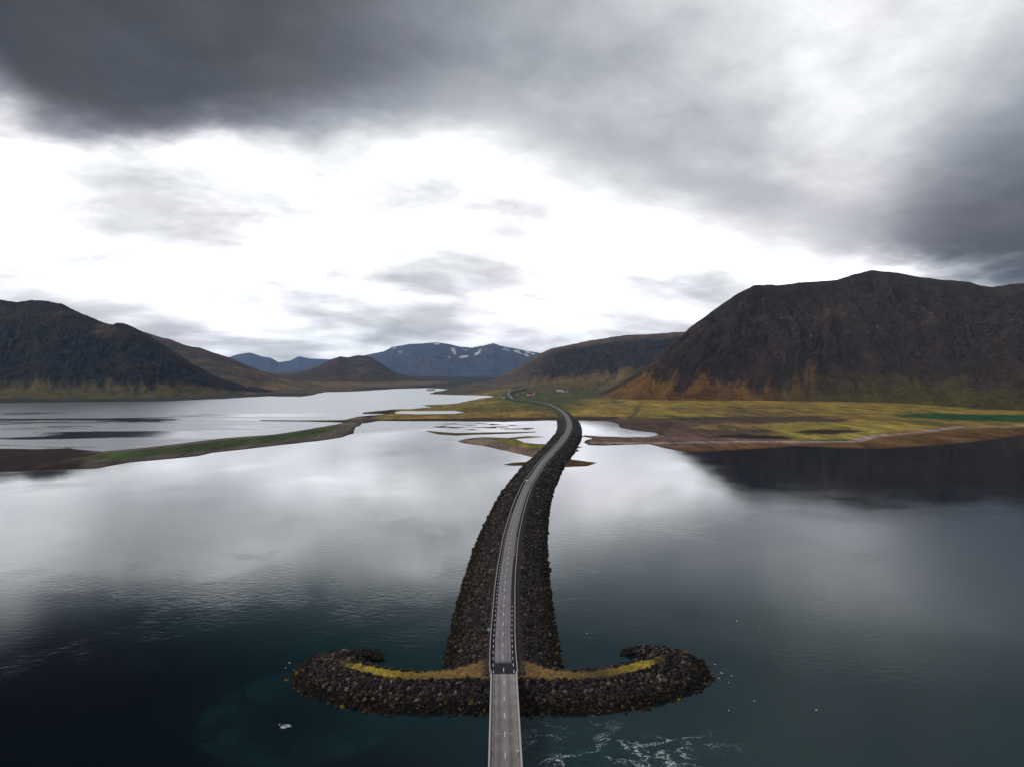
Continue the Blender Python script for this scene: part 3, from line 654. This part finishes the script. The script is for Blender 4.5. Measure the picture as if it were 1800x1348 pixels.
M_galv = plain('galvanised_steel', (.62, .62, .63), .45, .35, .12, 1.0)
M_conc = plain('pale_concrete', (.60, .57, .55), .85, 0, .16, .6)
M_dconc = plain('weathered_concrete', (.30, .28, .27), .9, 0, .25, .5)

def dash_at(name, s, off, ln, wd, parent, mat, z=.03):
    i = np.interp([s, s + ln], stn, np.arange(len(RD)))
    pt = [np.array([np.interp(q, np.arange(len(RD)), RD[:, k]) for k in range(3)]) for q in i]
    d = pt[1] - pt[0]; d /= np.linalg.norm(d); n = np.array([-d[1], d[0], 0])
    vs = [p + n * (off + e * wd / 2) + np.array([0, 0, z - abs(off) * .012 + .004]) for p in pt for e in (-1, 1)]
    return mesh_obj(name, vs, [(0, 1, 3, 2)], mat, parent)
# fine paint
s = 1.6; kx = 0
while s < 640:
    dash_at('centre_dash', s, 0, 3.2, .24, road, M_white); s += 11.0
for sd_, lim0, lim1 in ((1, 0, 260), (-1, 0, 72), (-1, 150, 190)):
    s = .8 + lim0
    while s < lim1:
        dash_at('edge_dash', s, sd_ * 3.55, 2.3, .20, road, M_white); s += 5.5

# ------------------------------------------------------------------ guard rails
post_src = box_obj('post', (-.06, .06, -.06, .06, -.45, .78), M_galv); 
def guard_rail(side, s0, s1, label):
    i0, i1 = int(s0 / 2.75), int(s1 / 2.75)
    root = empty('guard_rail', (RD[i0, 0] + nrm[i0, 0] * side * 4.75, RD[i0, 1] + nrm[i0, 1] * side * 4.75, DECK))
    a = side * 4.75
    P = [(a - .10, .46), (a + .10, .46), (a + .05, .56), (a + .12, .66), (a + .11, .80), (a - .11, .80), (a - .12, .66), (a - .05, .56)]
    V = sweep(P, i0, i1); V = V - np.array(root.location)
    n = len(P); nr = V.shape[0]; f = []
    for r in range(nr - 1):
        for k in range(n): f.append((r * n + k, r * n + (k + 1) % n, (r + 1) * n + (k + 1) % n, (r + 1) * n + k))
    f += [tuple(range(n)), tuple((nr - 1) * n + k for k in range(n))][:]
    mesh_obj('beam', V.reshape(-1, 3), f, M_galv, root)
    for i in range(i0, min(i1, i0 + 360), 2):
        p = RD[i, :2] + nrm[i] * a
        share('post', post_src, root, (p[0] - root.location[0], p[1] - root.location[1], RD[i, 2] - DECK))
    return tag(root, label, 'guard rail', 'guard rails along the causeway')
guard_rail(1, 1.5, 830, 'long steel guard rail on the side of the causeway where the white van drives')
guard_rail(-1, 1.5, 600, 'steel guard rail on the opposite edge of the road from the white van')
bpy.data.objects.remove(post_src)

# ------------------------------------------------------------------ bridge
BD = np.array([0.0188, -1.0]); BD /= np.linalg.norm(BD)       # towards the camera
ang = math.atan2(BD[1], BD[0])
bridge = empty('road_bridge', (BR[0], BR[1], 0), ang + math.pi / 2)   # local -y runs out along the bridge
tag(bridge, 'straight concrete road bridge leaving the causeway towards the viewer', 'bridge')
LB = 150.0
# deck with stripes of wear
nx = [-4.1, -3.4, -2.6, -1.9, -1.3, -.6, 0, .6, 1.3, 1.9, 2.6, 3.4, 4.1]; cg, ct, ce = lin(160, 155, 153), lin(138, 133, 133), lin(140, 128, 120)
bc = [ce, cg, cg, ct, ct, cg, cg, cg, ct, ct, cg, cg, ce]
ny = np.arange(.0, LB + .1, 1.5)
V = np.array([[(x, -y, DECK + .022 - abs(x) * .012) for x in nx] for y in ny]); cc = np.array([[np.array(c) * (1.12 - .28 * min(1, y / 40) + .06 * math.sin(y * .7)) for c in bc] for y in ny])
mesh_obj('road_surface', V.reshape(-1, 3), grid_faces(len(ny), len(nx)), M_asph, bridge, cc.reshape(-1, 3), True)
box_obj('deck_slab', (-4.45, 4.45, -LB, .3, DECK - 1.3, DECK - .06), M_dconc, bridge)
for e in (-1, 1):
    box_obj('edge_beam', (e * 4.32 - .24, e * 4.32 + .24, -LB, 1.0, DECK - .55, DECK + .28), M_conc, bridge, .02)
    rl = box_obj('hand_rail', (e * 4.36 - .075, e * 4.36 + .075, -LB, .8, DECK + 1.02, DECK + 1.14), M_galv, bridge)
    box_obj('middle_rail', (e * 4.36 - .03, e * 4.36 + .03, -LB, .8, DECK + .62, DECK + .70), M_galv, rl)
    ps = box_obj('post', (e * 4.36 - .05, e * 4.36 + .05, -.05, .05, DECK + .28, DECK + 1.02), M_galv, rl); ps.location.y = .6
    for k in range(1, 75):
        share('post', ps, rl, (0, .6 - 2 * k, 0))
for k in range(14):
    y = 5.2 + 11 * k
    mesh_obj('centre_dash', [(-.12, -y, DECK + .034), (.12, -y, DECK + .034), (.12, -y - 3.2, DECK + .034), (-.12, -y - 3.2, DECK + .034)], [(0, 3, 2, 1)], M_white, bridge)
M_worn = plain('worn_paint', (.52, .48, .45), .8, 0, .35, 2.0)
for k in range(27):
    for e in (-1, 1):
        y = 2.4 + 5.5 * k; x = e * 3.5
        mesh_obj('edge_dash', [(x - .1, -y, DECK + .004), (x + .1, -y, DECK + .004), (x + .1, -y - 2.3, DECK + .004), (x - .1, -y - 2.3, DECK + .004)], [(0, 3, 2, 1)], M_worn, bridge)
for y in (39.3, 95.0):                                  # expansion joint, broken at the centre line
    for e in (-1, 1):
        mesh_obj('expansion_joint', [(e * .55, -y, DECK + .036), (e * 3.3, -y, DECK + .008), (e * 3.3, -y - .26, DECK + .008), (e * .55, -y - .26, DECK + .036)], [(0, 1, 2, 3)], M_worn, bridge)
mesh_obj('pale_patch', [(3.0, -48.6, DECK + .012), (3.5, -47.9, DECK + .012), (3.95, -47.4, DECK + .012), (3.85, -48.8, DECK + .012), (3.3, -49.1, DECK + .012)], [(0, 4, 3, 2, 1)], M_conc, bridge)
for y in (26, 58, 90, 122):
    bm = bmesh.new(); box(bm, -3.2, 3.2, -y - .8, -y + .8, -9, DECK - 1.3); bmesh.ops.bevel(bm, geom=[e for e in bm.edges if abs(e.verts[0].co.z - e.verts[1].co.z) > 3], offset=.6, segments=3, affect='EDGES')
    bm_obj('pier', bm, M_dconc, bridge)
box_obj('abutment', (-5.0, 5.0, -.9, 2.2, -1, DECK - .12), M_dconc, bridge)

# ------------------------------------------------------------------ rocks
ico = bmesh.new(); bmesh.ops.create_icosphere(ico, subdivisions=1, radius=1.0)
IV = np.array([v.co[:] for v in ico.verts]); IF = np.array([[v.index for v in f.verts] for f in ico.faces]); ico.free()
variants = []
for k in range(12):
    q = np.sign(IV) * np.abs(IV) ** rng.uniform(.65, .95) * rng.uniform(.78, 1.12, (12, 1)) + rng.normal(0, .10, (12, 3))
    q *= np.array([1.15, .9, .72]); variants.append(q)
variants = np.array(variants)
def rot_mats(n):
    q = rng.normal(size=(n, 4)); q /= np.linalg.norm(q, axis=1, keepdims=True); a, b, c, d = q.T
    return np.stack([np.stack([1 - 2 * (c * c + d * d), 2 * (b * c - a * d), 2 * (b * d + a * c)], -1), np.stack([2 * (b * c + a * d), 1 - 2 * (b * b + d * d), 2 * (c * d - a * b)], -1), np.stack([2 * (b * d - a * c), 2 * (c * d + a * b), 1 - 2 * (b * b + c * c)], -1)], -2)
def rock_mass(name, P, rad, parent):
    n = len(P); v = variants[rng.integers(0, 12, n)] * (rad[:, None, None] * rng.uniform(.8, 1.2, (n, 1, 3)))
    v = np.einsum('nij,nkj->nki', rot_mats(n), v) + P[:, None, :]
    f = (IF[None] + (np.arange(n) * 12)[:, None, None]).reshape(-1, 3)
    o = mesh_obj(name, v.reshape(-1, 3), f, M_rock, parent)
    return tag(o, None, None, None, 'stuff')
boulder_src = []
for k in range(6):
    o = mesh_obj('boulder_source', variants[k], IF, M_rock); boulder_src.append(o)
def boulders(P, rad, parent):
    off = np.array(parent.location)
    for p, r in zip(P, rad):
        o = random.choice(boulder_src).copy(); o.name = 'boulder'; C.objects.link(o); o.parent = parent
        o.location = p - off; o.rotation_euler = [random.uniform(0, 6.28) for _ in range(3)]; o.scale = (r, r * random.uniform(.85, 1.2), r)

# ---- curved breakwaters either side of the bridge end
HOOKZ = 5.0
spineL = catmull([(-1.5, 243.5), (-11.4, 243.6), (-24.8, 241.8), (-36.2, 242.0), (-45.8, 244.6), (-53.4, 248), (-59.5, 252), (-63.6, 256.6), (-65.0, 261), (-62.5, 264.5), (-58.5, 265.0)], 1.0)
spineR = catmull([(-4.0, 243.5), (3.5, 243.6), (12.6, 241.8), (23.8, 242.0), (33.2, 244), (40.6, 247), (48.5, 251.5), (54.6, 257), (57.5, 263), (56.0, 267.5), (52.5, 268.5)], 1.0)
def hook_h(X, Y, sp, inner):
    d, sg, st = d_line(X, Y, sp); L = len(sp) * 1.0
    top = HOOKZ + .7 * np.exp(-((X - BR[0]) / 10) ** 2) - 1.8 * sstep(st, L - 16, L)
    hw = 2.7 + 9.0 * np.exp(-((X - BR[0]) / 14) ** 2) * sstep(Y, 236, 246) - 1.6 * sstep(st, L - 20, L - 4)
    slope = np.where(sg * inner > 0, 1 / 2.0, 1 / 2.95) + .12 * sstep(st, L - 14, L) * (sg * inner > 0)
    q = d - hw
    z = top - np.maximum(q, 0) * slope - .25 * sstep(q, -2.5, 0)
    z = np.where(np.abs(X - BR[0]) < 5.6, np.minimum(z, 5.3), z)
    return z, d, st, q
def cause_h(X, Y):
    d, _, _ = d_line(X, Y, RD[:60:3]); return np.where(Y > BR[1] - 1, DECK - .1 - np.maximum(d - 6.2, 0) / SL, -5)
def tuft_mass(P, colr, parent):
    n = len(P); nb = 5; v = []; c = []
    a = rng.uniform(0, 6.28, (n, nb)); h = rng.uniform(.35, .75, (n, nb)); lean = rng.uniform(.1, .45, (n, nb)); wv = rng.uniform(.06, .12, (n, nb)); jit = rng.uniform(-.35, .35, (n, nb, 2))
    bx = P[:, None, 0] + jit[..., 0]; by = P[:, None, 1] + jit[..., 1]; bz = np.repeat(P[:, None, 2], nb, 1) - .05
    ca, sa = np.cos(a), np.sin(a)
    v = np.stack([np.stack([bx - sa * wv, by + ca * wv, bz], -1), np.stack([bx + sa * wv, by - ca * wv, bz], -1), np.stack([bx + ca * lean, by + sa * lean, bz + h], -1)], 2).reshape(-1, 3)
    f = np.arange(len(v)).reshape(-1, 3); c = np.repeat(colr, nb * 3, 0)
    return tag(mesh_obj('grass', v, f, M_grass, parent, c), None, None, None, 'stuff')
def hook(sp, inner, label, xr, grass_stops):
    root = empty('breakwater', (0, 0, 0)); root.location = (float(sp[40, 0]), float(sp[40, 1]), 0); off = np.array(root.location)
    gx = np.arange(*xr, .8); gy = np.arange(216, 292, .8); X, Y = np.meshgrid(gx, gy)
    Z, d, st, q = hook_h(X, Y, sp, inner)
    Zc = cause_h(X, Y)
    Z = Z + .35 * fbm(X / 3, Y / 3, 3) * sstep(q, 0, 2) + .18 * fbm(X / 2.2, Y / 2.2, 3)
    def gcol(X, Y, st, q):
        g = np.stack([np.interp(st, [a for a, _ in grass_stops], [c[k] for _, c in grass_stops]) for k in range(3)], -1)
        return g
    c = np.zeros(X.shape + (3,)) + np.array(lin(44, 40, 38)); g = gcol(X, Y, st, q)
    edge_n = fbm(X / 2.5, Y / 2.5, 4, .6)
    pat = fbm(X / 3.2 + 11, Y / 2.2, 4, .6)
    g = blend(g, sstep(pat, .20, -.2) * .85, lin(92, 78, 62))
    c = blend(c, sstep(q + 2.4 * edge_n, 1.0, -.9) * (1 - sstep(st + 5 * edge_n, len(sp) - 28, len(sp) - 20) * .85), g)
    f = grid_faces(*X.shape); zf = Z.ravel(); f = f[(zf[f] > -2).any(1)]
    us = np.unique(f); rem = np.full(X.size, -1); rem[us] = np.arange(len(us))
    V = np.stack([X.ravel(), Y.ravel(), zf], 1)[us]
    mesh_obj('fill', V - off, rem[f], M_core, root, c.reshape(-1, 3)[us], True)
    # armour
    n = 42000; px_ = rng.uniform(xr[0], xr[1], n); py_ = rng.uniform(217, 290, n)
    z, d, st, q = hook_h(px_, py_, sp, inner); zc = cause_h(px_, py_)
    L = len(sp)
    k = (q > .2 - 1.4 * sstep(st, L - 26, L - 10) * 1.2 + .8 * fbm(px_ / 2.5, py_ / 2.5, 3)) & (z > -1.0) & (z > zc - .3) & ~((np.abs(px_ - BR[0]) < 6.0) & (z > 3.4))
    px_, py_, z = px_[k], py_[k], z[k]
    rad = np.clip(rng.lognormal(-.95, .42, len(z)), .2, 1.1)
    P3 = np.stack([px_, py_, z + .12 * rad], 1)
    order = np.argsort(-rad / np.hypot(P3[:, 1], P3[:, 0])); cand = order[:300]
    mask = np.ones(len(z), bool); mask[cand] = False
    rock_mass('rock_armour', P3[mask] - off, rad[mask], root)
    boulders(P3[cand], rad[cand] * 1.12, root)
    # grass
    n = 9000; px_ = rng.uniform(xr[0], xr[1], n * 4); py_ = rng.uniform(228, 275, n * 4)
    z, d, st, q = hook_h(px_, py_, sp, inner)
    k = (q + 2.2 * fbm(px_ / 2.5, py_ / 2.5, 4, .6) < .2) & (fbm(px_ / 3.2 + 11, py_ / 2.2, 4, .6) > -.02) & (st + 4 * fbm(px_ / 2, py_ / 2, 3) < L - 24) & ~((np.abs(px_ - BR[0]) < 5.6) & (py_ > 238.5))
    px_, py_, z, st, q = px_[k], py_[k], z[k], st[k], q[k]
    cg_ = gcol(px_, py_, st, q) * rng.uniform(.85, 1.25, (len(z), 1))
    tuft_mass(np.stack([px_, py_, z], 1) - off, cg_, root)
    return tag(root, label, 'breakwater', 'curved breakwaters at the bridge end')
ochre, tan_, yel, brn = lin(160, 134, 98), lin(206, 174, 118), lin(236, 216, 104), lin(112, 98, 88)
hook(spineL, -1, 'hook-shaped rock breakwater with long yellow grass crest, on the white sign side of the causeway', (-92, -1.0), [(0, ochre), (16, tan_), (34, lin(204, 178, 96)), (46, yel), (60, yel), (68, brn), (90, lin(64, 56, 54))])
hook(spineR, 1, 'hook-shaped rock breakwater with yellow seaweed boulders and many white birds off its tip', (-5.0, 86), [(0, ochre), (18, tan_), (34, lin(150, 128, 88)), (44, lin(204, 182, 90)), (52, yel), (68, yel), (74, brn), (90, lin(64, 56, 54))])
# ---- armour of the causeway
def cause_rocks(s0, s1, dens, mu, n_ind=0):
    A = (s1 - s0) * 2 * 17.5; n = int(A * dens)
    s = rng.uniform(s0, s1, n); side = rng.choice([-1, 1], n); a = rng.uniform(6.3, 22.6, n)
    i = s / 2.75; ix = np.arange(len(RD))
    x, y, rz, nx_, ny_ = (np.interp(i, ix, q) for q in (RD[:, 0], RD[:, 1], RD[:, 2], nrm[:, 0], nrm[:, 1]))
    X = x + nx_ * side * a; Y = y + ny_ * side * a; Z = rz - .1 - (a - 6.2) / SL
    gap = (a < 7.6) & (fbm(s / 9, side * 3.0 + 0 * s, 3) > -.25) & (side < 0)
    hz = np.maximum(hook_h(X, Y, spineL, -1)[0], hook_h(X, Y, spineR, 1)[0]) if s0 < 60 else -9 + 0 * X
    k = ~gap & (hz < Z + .2) & (Z > -.9) & ~((Y < 256) & (hz > 4.4))
    rad = np.clip(rng.lognormal(mu, .3, n), .3, 1.7)
    return np.stack([X, Y, Z + .1 * rad], 1)[k], rad[k]
P1, r1 = cause_rocks(2, 120, 2.1, -.78); P2, r2 = cause_rocks(120, 330, 1.3, -.58); P3, r3 = cause_rocks(330, 880, .40, -.05)
Pa, ra = np.vstack([P1, P2, P3]), np.r_[r1, r2, r3]
order = np.argsort(-ra / Pa[:, 1] * (Pa[:, 1] < 420)); m_ = np.ones(len(ra), bool); m_[order[:300]] = False
rock_mass('rock_armour', Pa[m_], ra[m_], cause)
boulders(Pa[~m_], ra[~m_] * 1.1, cause)
for o in boulder_src: bpy.data.objects.remove(o)

# ------------------------------------------------------------------ small things beside the road
def rd_point(s, off):
    i = s / 2.75; ix = np.arange(len(RD)); x, y, z, a, b, tx, ty = (np.interp(i, ix, q) for q in (RD[:, 0], RD[:, 1], RD[:, 2], nrm[:, 0], nrm[:, 1], tan[:, 0], tan[:, 1]))
    return (x + a * off, y + b * off, z), math.atan2(ty, tx)
M_signw = plain('white_sheet_metal', (.82, .82, .80), .5, 0, .05)
M_yel = plain('yellow_plastic', (.75, .50, .06), .5, 0, .05)
p, a = rd_point(37.0, 5.6)
sg = empty('road_sign', (p[0], p[1], p[2] - .35), a - math.pi / 2)
bm = bmesh.new(); bmesh.ops.create_cone(bm, cap_ends=True, segments=8, radius1=.05, radius2=.05, depth=2.3, matrix=Matrix.Translation((0, 0, 1.15))); bm_obj('pole', bm, M_galv, sg)
pl = box_obj('plate', (-.5, .5, -.09, -.05, 1.25, 2.35), M_signw, sg, .01)
box_obj('bracket', (-.35, .35, -.05, .0, 1.75, 1.82), M_galv, pl)
tag(sg, 'small white sign plate on a pole just outside the guard rail', 'road sign')
for e, lb in ((1, 'yellow marker post at the bridge end, on the white sign side of the road'), (-1, 'yellow marker post at the bridge end, across the road from the white sign')):
    p, a = rd_point(7.5, e * 5.05)
    t = empty('marker_post', (p[0], p[1], p[2] - .2), a)
    box_obj('post', (-.06, .06, -.06, .06, 0, 1.15), M_yel, t, .02); box_obj('reflector', (-.065, -.06, -.04, .04, .85, 1.0), M_signw, t)
    tag(t, lb, 'marker post', 'yellow marker posts')

# ------------------------------------------------------------------ white van
M_paint = plain('white_paint', (.86, .86, .86), .25, 0, .02, 1, .5); M_glass = plain('dark_glass', (.02, .025, .03), .06, 0, .05, 1, .5)
M_tyre = plain('tyre_rubber', (.02, .02, .02), .9); M_blk = plain('black_plastic', (.03, .03, .03), .6); M_lamp = plain('lamp_glass', (.75, .75, .72), .1); M_red = plain('red_lamp', (.5, .02, .02), .2)
i_van = int(np.argmin(np.abs(proj(RD[:, 0], RD[:, 1], RD[:, 2])[1] - 848)))
p, a = rd_point(i_van * 2.75, 1.55)
van = empty('white_van', (p[0], p[1], p[2] + .01), a + math.pi / 2)        # local -y is ... the nose, +y the tail
van.rotation_euler.z = a + math.pi / 2 + 0.0
side = [(2.5, .35), (2.5, 1.05), (2.35, 1.25), (1.75, 1.38), (1.05, 2.18), (.8, 2.30), (-2.3, 2.32), (-2.5, 2.15), (-2.52, .4)]   # nose to +y in this list
bm = bmesh.new(); lv = [bm.verts.new((-.98, -y, z)) for y, z in side]; rv = [bm.verts.new((.98, -y, z)) for y, z in side]
bm.faces.new(lv); bm.faces.new(rv[::-1]); n = len(side)
for k in range(n): bm.faces.new((lv[k], rv[k], rv[(k + 1) % n], lv[(k + 1) % n]))
bmesh.ops.bevel(bm, geom=bm.edges[:], offset=.07, segments=2, affect='EDGES')
body = bm_obj('body', bm, M_paint, van)
def quad(name, vs, mat, par): return mesh_obj(name, vs, [tuple(range(len(vs)))], mat, par)
quad('windscreen', [(-.82, -1.74, 1.47), (.82, -1.74, 1.47), (.74, -1.16, 2.13), (-.74, -1.16, 2.13)], M_glass, van)
for e in (-1, 1):
    x = e * .99
    quad('side_window', [(x, -1.6, 1.42), (x, -.55, 1.42), (x, -.55, 2.02), (x, -1.12, 2.02)], M_glass, van)
    quad('side_window', [(x, -.40, 1.42), (x, .9, 1.42), (x, .9, 2.02), (x, -.40, 2.02)], M_glass, van)
    quad('side_window', [(x, 1.05, 1.42), (x, 2.25, 1.42), (x, 2.25, 2.02), (x, 1.05, 2.02)], M_glass, van)
    box_obj('headlight', (e * .72 - .18, e * .72 + .18, -2.53, -2.46, .78, 1.0), M_lamp, van, .02)
    box_obj('tail_light', (e * .88 - .07, e * .88 + .07, 2.50, 2.55, .9, 1.5), M_red, van)
    box_obj('wing_mirror', (e * 1.10 - .1, e * 1.10 + .1, -1.45, -1.33, 1.4, 1.65), M_blk, van, .02)
    for y in (-1.6, 1.55):
        bm = bmesh.new(); bmesh.ops.create_cone(bm, cap_ends=True, segments=18, radius1=.35, radius2=.35, depth=.24, matrix=Matrix.Translation((e * .88, y, .35)) @ Matrix.Rotation(math.pi / 2, 4, 'Y'))
        wh = bm_obj('wheel', bm, M_tyre, van)
        bm = bmesh.new(); bmesh.ops.create_cone(bm, cap_ends=True, segments=14, radius1=.2, radius2=.18, depth=.26, matrix=Matrix.Translation((e * .89, y, .35)) @ Matrix.Rotation(math.pi / 2, 4, 'Y')); bm_obj('rim', bm, M_galv, wh)
quad('rear_window', [(.7, 2.535, 1.45), (-.7, 2.535, 1.45), (-.7, 2.52, 2.0), (.7, 2.52, 2.0)], M_glass, van)
box_obj('bumper', (-.95, .95, -2.6, -2.45, .32, .6), M_blk, van, .04); box_obj('grille', (-.45, .45, -2.54, -2.48, .72, .92), M_blk, van)
tag(van, 'white van driving on the causeway road', 'van')

# ------------------------------------------------------------------ farm buildings
M_wallw = plain('white_render', (.80, .78, .74), .8, 0, .06, .3); M_roofr = plain('red_roof_sheet', lin(150, 62, 52), .6, 0, .12, .3); M_roofw = plain('pale_roof_sheet', (.62, .64, .64), .5, 0, .08, .3); M_door = plain('brown_door', lin(90, 60, 45), .7)
def building(px, py, w_, l_, h_, rise, rz, roofm, label, z0=None, dxy=(0, 0), nwin=3):
    x, y = at(px, py, 6.0); x += dxy[0]; y += dxy[1]
    g = ground_z(x, y) - .3
    t = empty('farm_building', (x, y, g), rz)
    bm = bmesh.new()
    vs = [bm.verts.new(v) for v in [(-l_ / 2, -w_ / 2, 0), (l_ / 2, -w_ / 2, 0), (l_ / 2, w_ / 2, 0), (-l_ / 2, w_ / 2, 0), (-l_ / 2, -w_ / 2, h_), (l_ / 2, -w_ / 2, h_), (l_ / 2, w_ / 2, h_), (-l_ / 2, w_ / 2, h_), (-l_ / 2, 0, h_ + rise), (l_ / 2, 0, h_ + rise)]]
    for f in [(0, 1, 5, 4), (2, 3, 7, 6), (1, 2, 6, 9, 5), (3, 0, 4, 8, 7), (4, 5, 9, 8), (6, 7, 8, 9)]: bm.faces.new([vs[i] for i in f])
    bm_obj('wall', bm, M_wallw, t)
    bm = bmesh.new(); e = .5; k = rise / (w_ / 2)
    for sgn in (-1, 1):
        q = [(-l_ / 2 - e, sgn * (w_ / 2 + e), h_ - e * k + .03), (l_ / 2 + e, sgn * (w_ / 2 + e), h_ - e * k + .03), (l_ / 2 + e, 0, h_ + rise + .03), (-l_ / 2 - e, 0, h_ + rise + .03)]
        lo = [bm.verts.new(v) for v in q]; hi = [bm.verts.new((v[0], v[1], v[2] + .22)) for v in q]
        bm.faces.new(lo[::-1]); bm.faces.new(hi)
        for i in range(4): bm.faces.new((lo[i], lo[(i + 1) % 4], hi[(i + 1) % 4], hi[i]))
    rf = bm_obj('roof', bm, roofm, t)
    box_obj('chimney', (l_ * .2 - .4, l_ * .2 + .4, -.4, .4, h_ + rise * .7, h_ + rise + 1.2), M_wallw, rf)
    for i in range(nwin):
        x = (i + .5) / nwin * l_ - l_ / 2
        wn = box_obj('window', (x - .7, x + .7, -w_ / 2 - .06, -w_ / 2 + .05, h_ * .38, h_ * .38 + 1.4), M_glass, t); box_obj('sill', (x - .8, x + .8, -w_ / 2 - .15, -w_ / 2 - .01, h_ * .38 - .12, h_ * .38), M_wallw, wn)
    box_obj('door', (l_ / 2 - .05, l_ / 2 + .06, -.6, .6, 0, 2.2), M_door, t)
    return tag(t, label, 'farm building', 'white farm buildings on the green meadow')
building(932, 693.2, 10, 19, 6.5, 5, .12, M_roofr, 'white farmhouse with a red roof, nearest to the road')
building(938.5, 693.0, 9, 10, 7, 4.5, math.pi / 2 + .15, M_roofw, 'white pale-roofed gable barn touching the red-roofed farmhouse nearest the road', nwin=2)
building(983.5, 687.5, 12, 24, 5, 4.5, -.1, M_roofw, 'long pale-roofed white barn on the upper meadow')
building(993, 688.3, 9, 11, 6, 4.5, .3, M_roofr, 'small red-roofed white house beside the long pale barn', nwin=2)
building(997.5, 688.2, 8, 9, 5, 4, math.pi / 2, M_roofw, 'small pale-roofed shed at the end of the upper farm row', nwin=2)
building(885.5, 697.2, 5, 8, 3, 2, .2, M_roofw, 'tiny white hut by the far shore near the bend in the road', nwin=2)
building(757, 683.6, 14, 34, 6, 4, 0, M_roofw, 'white farm building standing alone on the far shore', nwin=5)

# ------------------------------------------------------------------ power poles on the plain
M_wood = plain('bleached_wood', lin(150, 138, 112), .9)
for px, py, lb in ((1020.5, 703.5, 'wooden power pole on the meadow next to the farms'), (1055, 702, 'wooden power pole where the green meadow turns golden'), (1088, 703.5, 'wooden power pole below the foot of the ochre scree'), (1160.5, 705.5, 'tall pale wooden power pole on the golden plain under the dark mountain')):
    x, y = at(px, py, 5.0); t = empty('power_pole', (x, y, ground_z(x, y) - .3), .3)
    bm = bmesh.new(); bmesh.ops.create_cone(bm, cap_ends=True, segments=8, radius1=.35, radius2=.24, depth=15, matrix=Matrix.Translation((0, 0, 7.5))); bm_obj('pole', bm, M_wood, t)
    box_obj('crossarm', (-1.6, 1.6, -.12, .12, 13.6, 13.9), M_wood, t)
    for xx in (-1.4, 0, 1.4): box_obj('insulator', (xx - .09, xx + .09, -.09, .09, 13.9, 14.25) if xx else (-.09, .09, -.09, .09, 15.0, 15.3), M_signw, t)
    tag(t, lb, 'power pole', 'power poles on the plain')

# ------------------------------------------------------------------ seabirds on the water
M_bird = plain('white_feathers', (.85, .85, .84), .8, 0, .04); M_beak = plain('yellow_beak', (.7, .45, .05), .5)
ringp = [(-.40, .012, .20), (-.33, .05, .19), (-.22, .10, .15), (-.08, .145, .11), (.08, .15, .10), (.2, .12, .14), (.27, .07, .21), (.31, .062, .28), (.36, .07, .315), (.41, .055, .31), (.45, .02, .30)]
def bird_mesh():
    bm = bmesh.new(); prev = None; first = None
    for y, r, z in ringp:
        ring = [bm.verts.new((r * math.cos(t), y, z + .9 * r * math.sin(t))) for t in np.linspace(0, 2 * math.pi, 8, endpoint=False)]
        if prev:
            for k in range(8): bm.faces.new((prev[k], prev[(k + 1) % 8], ring[(k + 1) % 8], ring[k]))
        else: bm.faces.new(ring[::-1])
        prev = ring
    bm.faces.new(prev); return bm
b0 = bm_obj('body', bird_mesh(), M_bird, None, True)
bm = bmesh.new(); bmesh.ops.create_cone(bm, cap_ends=True, segments=6, radius1=.022, radius2=.005, depth=.1, matrix=Matrix.Translation((0, .49, .295)) @ Matrix.Rotation(-math.pi / 2, 4, 'X')); k0 = bm_obj('beak', bm, M_beak)
birds = [(1032, 1113, 'white seabird on the pale ripples close to the causeway'), (1132, 1134, 'white seabird inside the curl of the breakwater with yellow boulders'), (1335, 1104, 'white seabird far out on open water beyond the breakwater curl'), (1295, 1092, 'white seabird highest of those on the open water past the breakwater'),
         (1257, 1168, 'white seabird close under the rocks of the breakwater tip'), (1268.5, 1183, 'white seabird in the middle of the cluster off the breakwater tip'), (1264, 1192, 'white seabird lowest of the close cluster at the breakwater tip'), (1286, 1188, 'white seabird farthest out of the cluster off the breakwater tip'), (1281, 1200, 'white seabird just below the cluster off the breakwater tip'),
         (1326, 1232, 'lone white seabird out from the breakwater with yellow boulders'), (1435, 1248, 'white seabird farthest away from the breakwater on dark teal water'), (1281, 1249, 'white seabird near the foam streaks below the breakwater tip'), (509, 1165, 'white seabird against the rocks at the tip of the other breakwater'), (502, 1174, 'white seabird just off the outermost rocks of the other breakwater'), (491, 1274, 'white seabird beside the single patch of foam')]
for i, (px, py, lb) in enumerate(birds):
    x, y = at(px, py, 0); t = empty('seabird', (x, y, -.02), random.uniform(0, 6.28)); sc = random.uniform(.95, 1.25)
    share('body', b0, t, (0, 0, 0)); share('beak', k0, t, (0, 0, 0)); t.scale = (sc,) * 3
    tag(t, lb, 'seabird', 'seabirds on the water')
bpy.data.objects.remove(b0); bpy.data.objects.remove(k0)
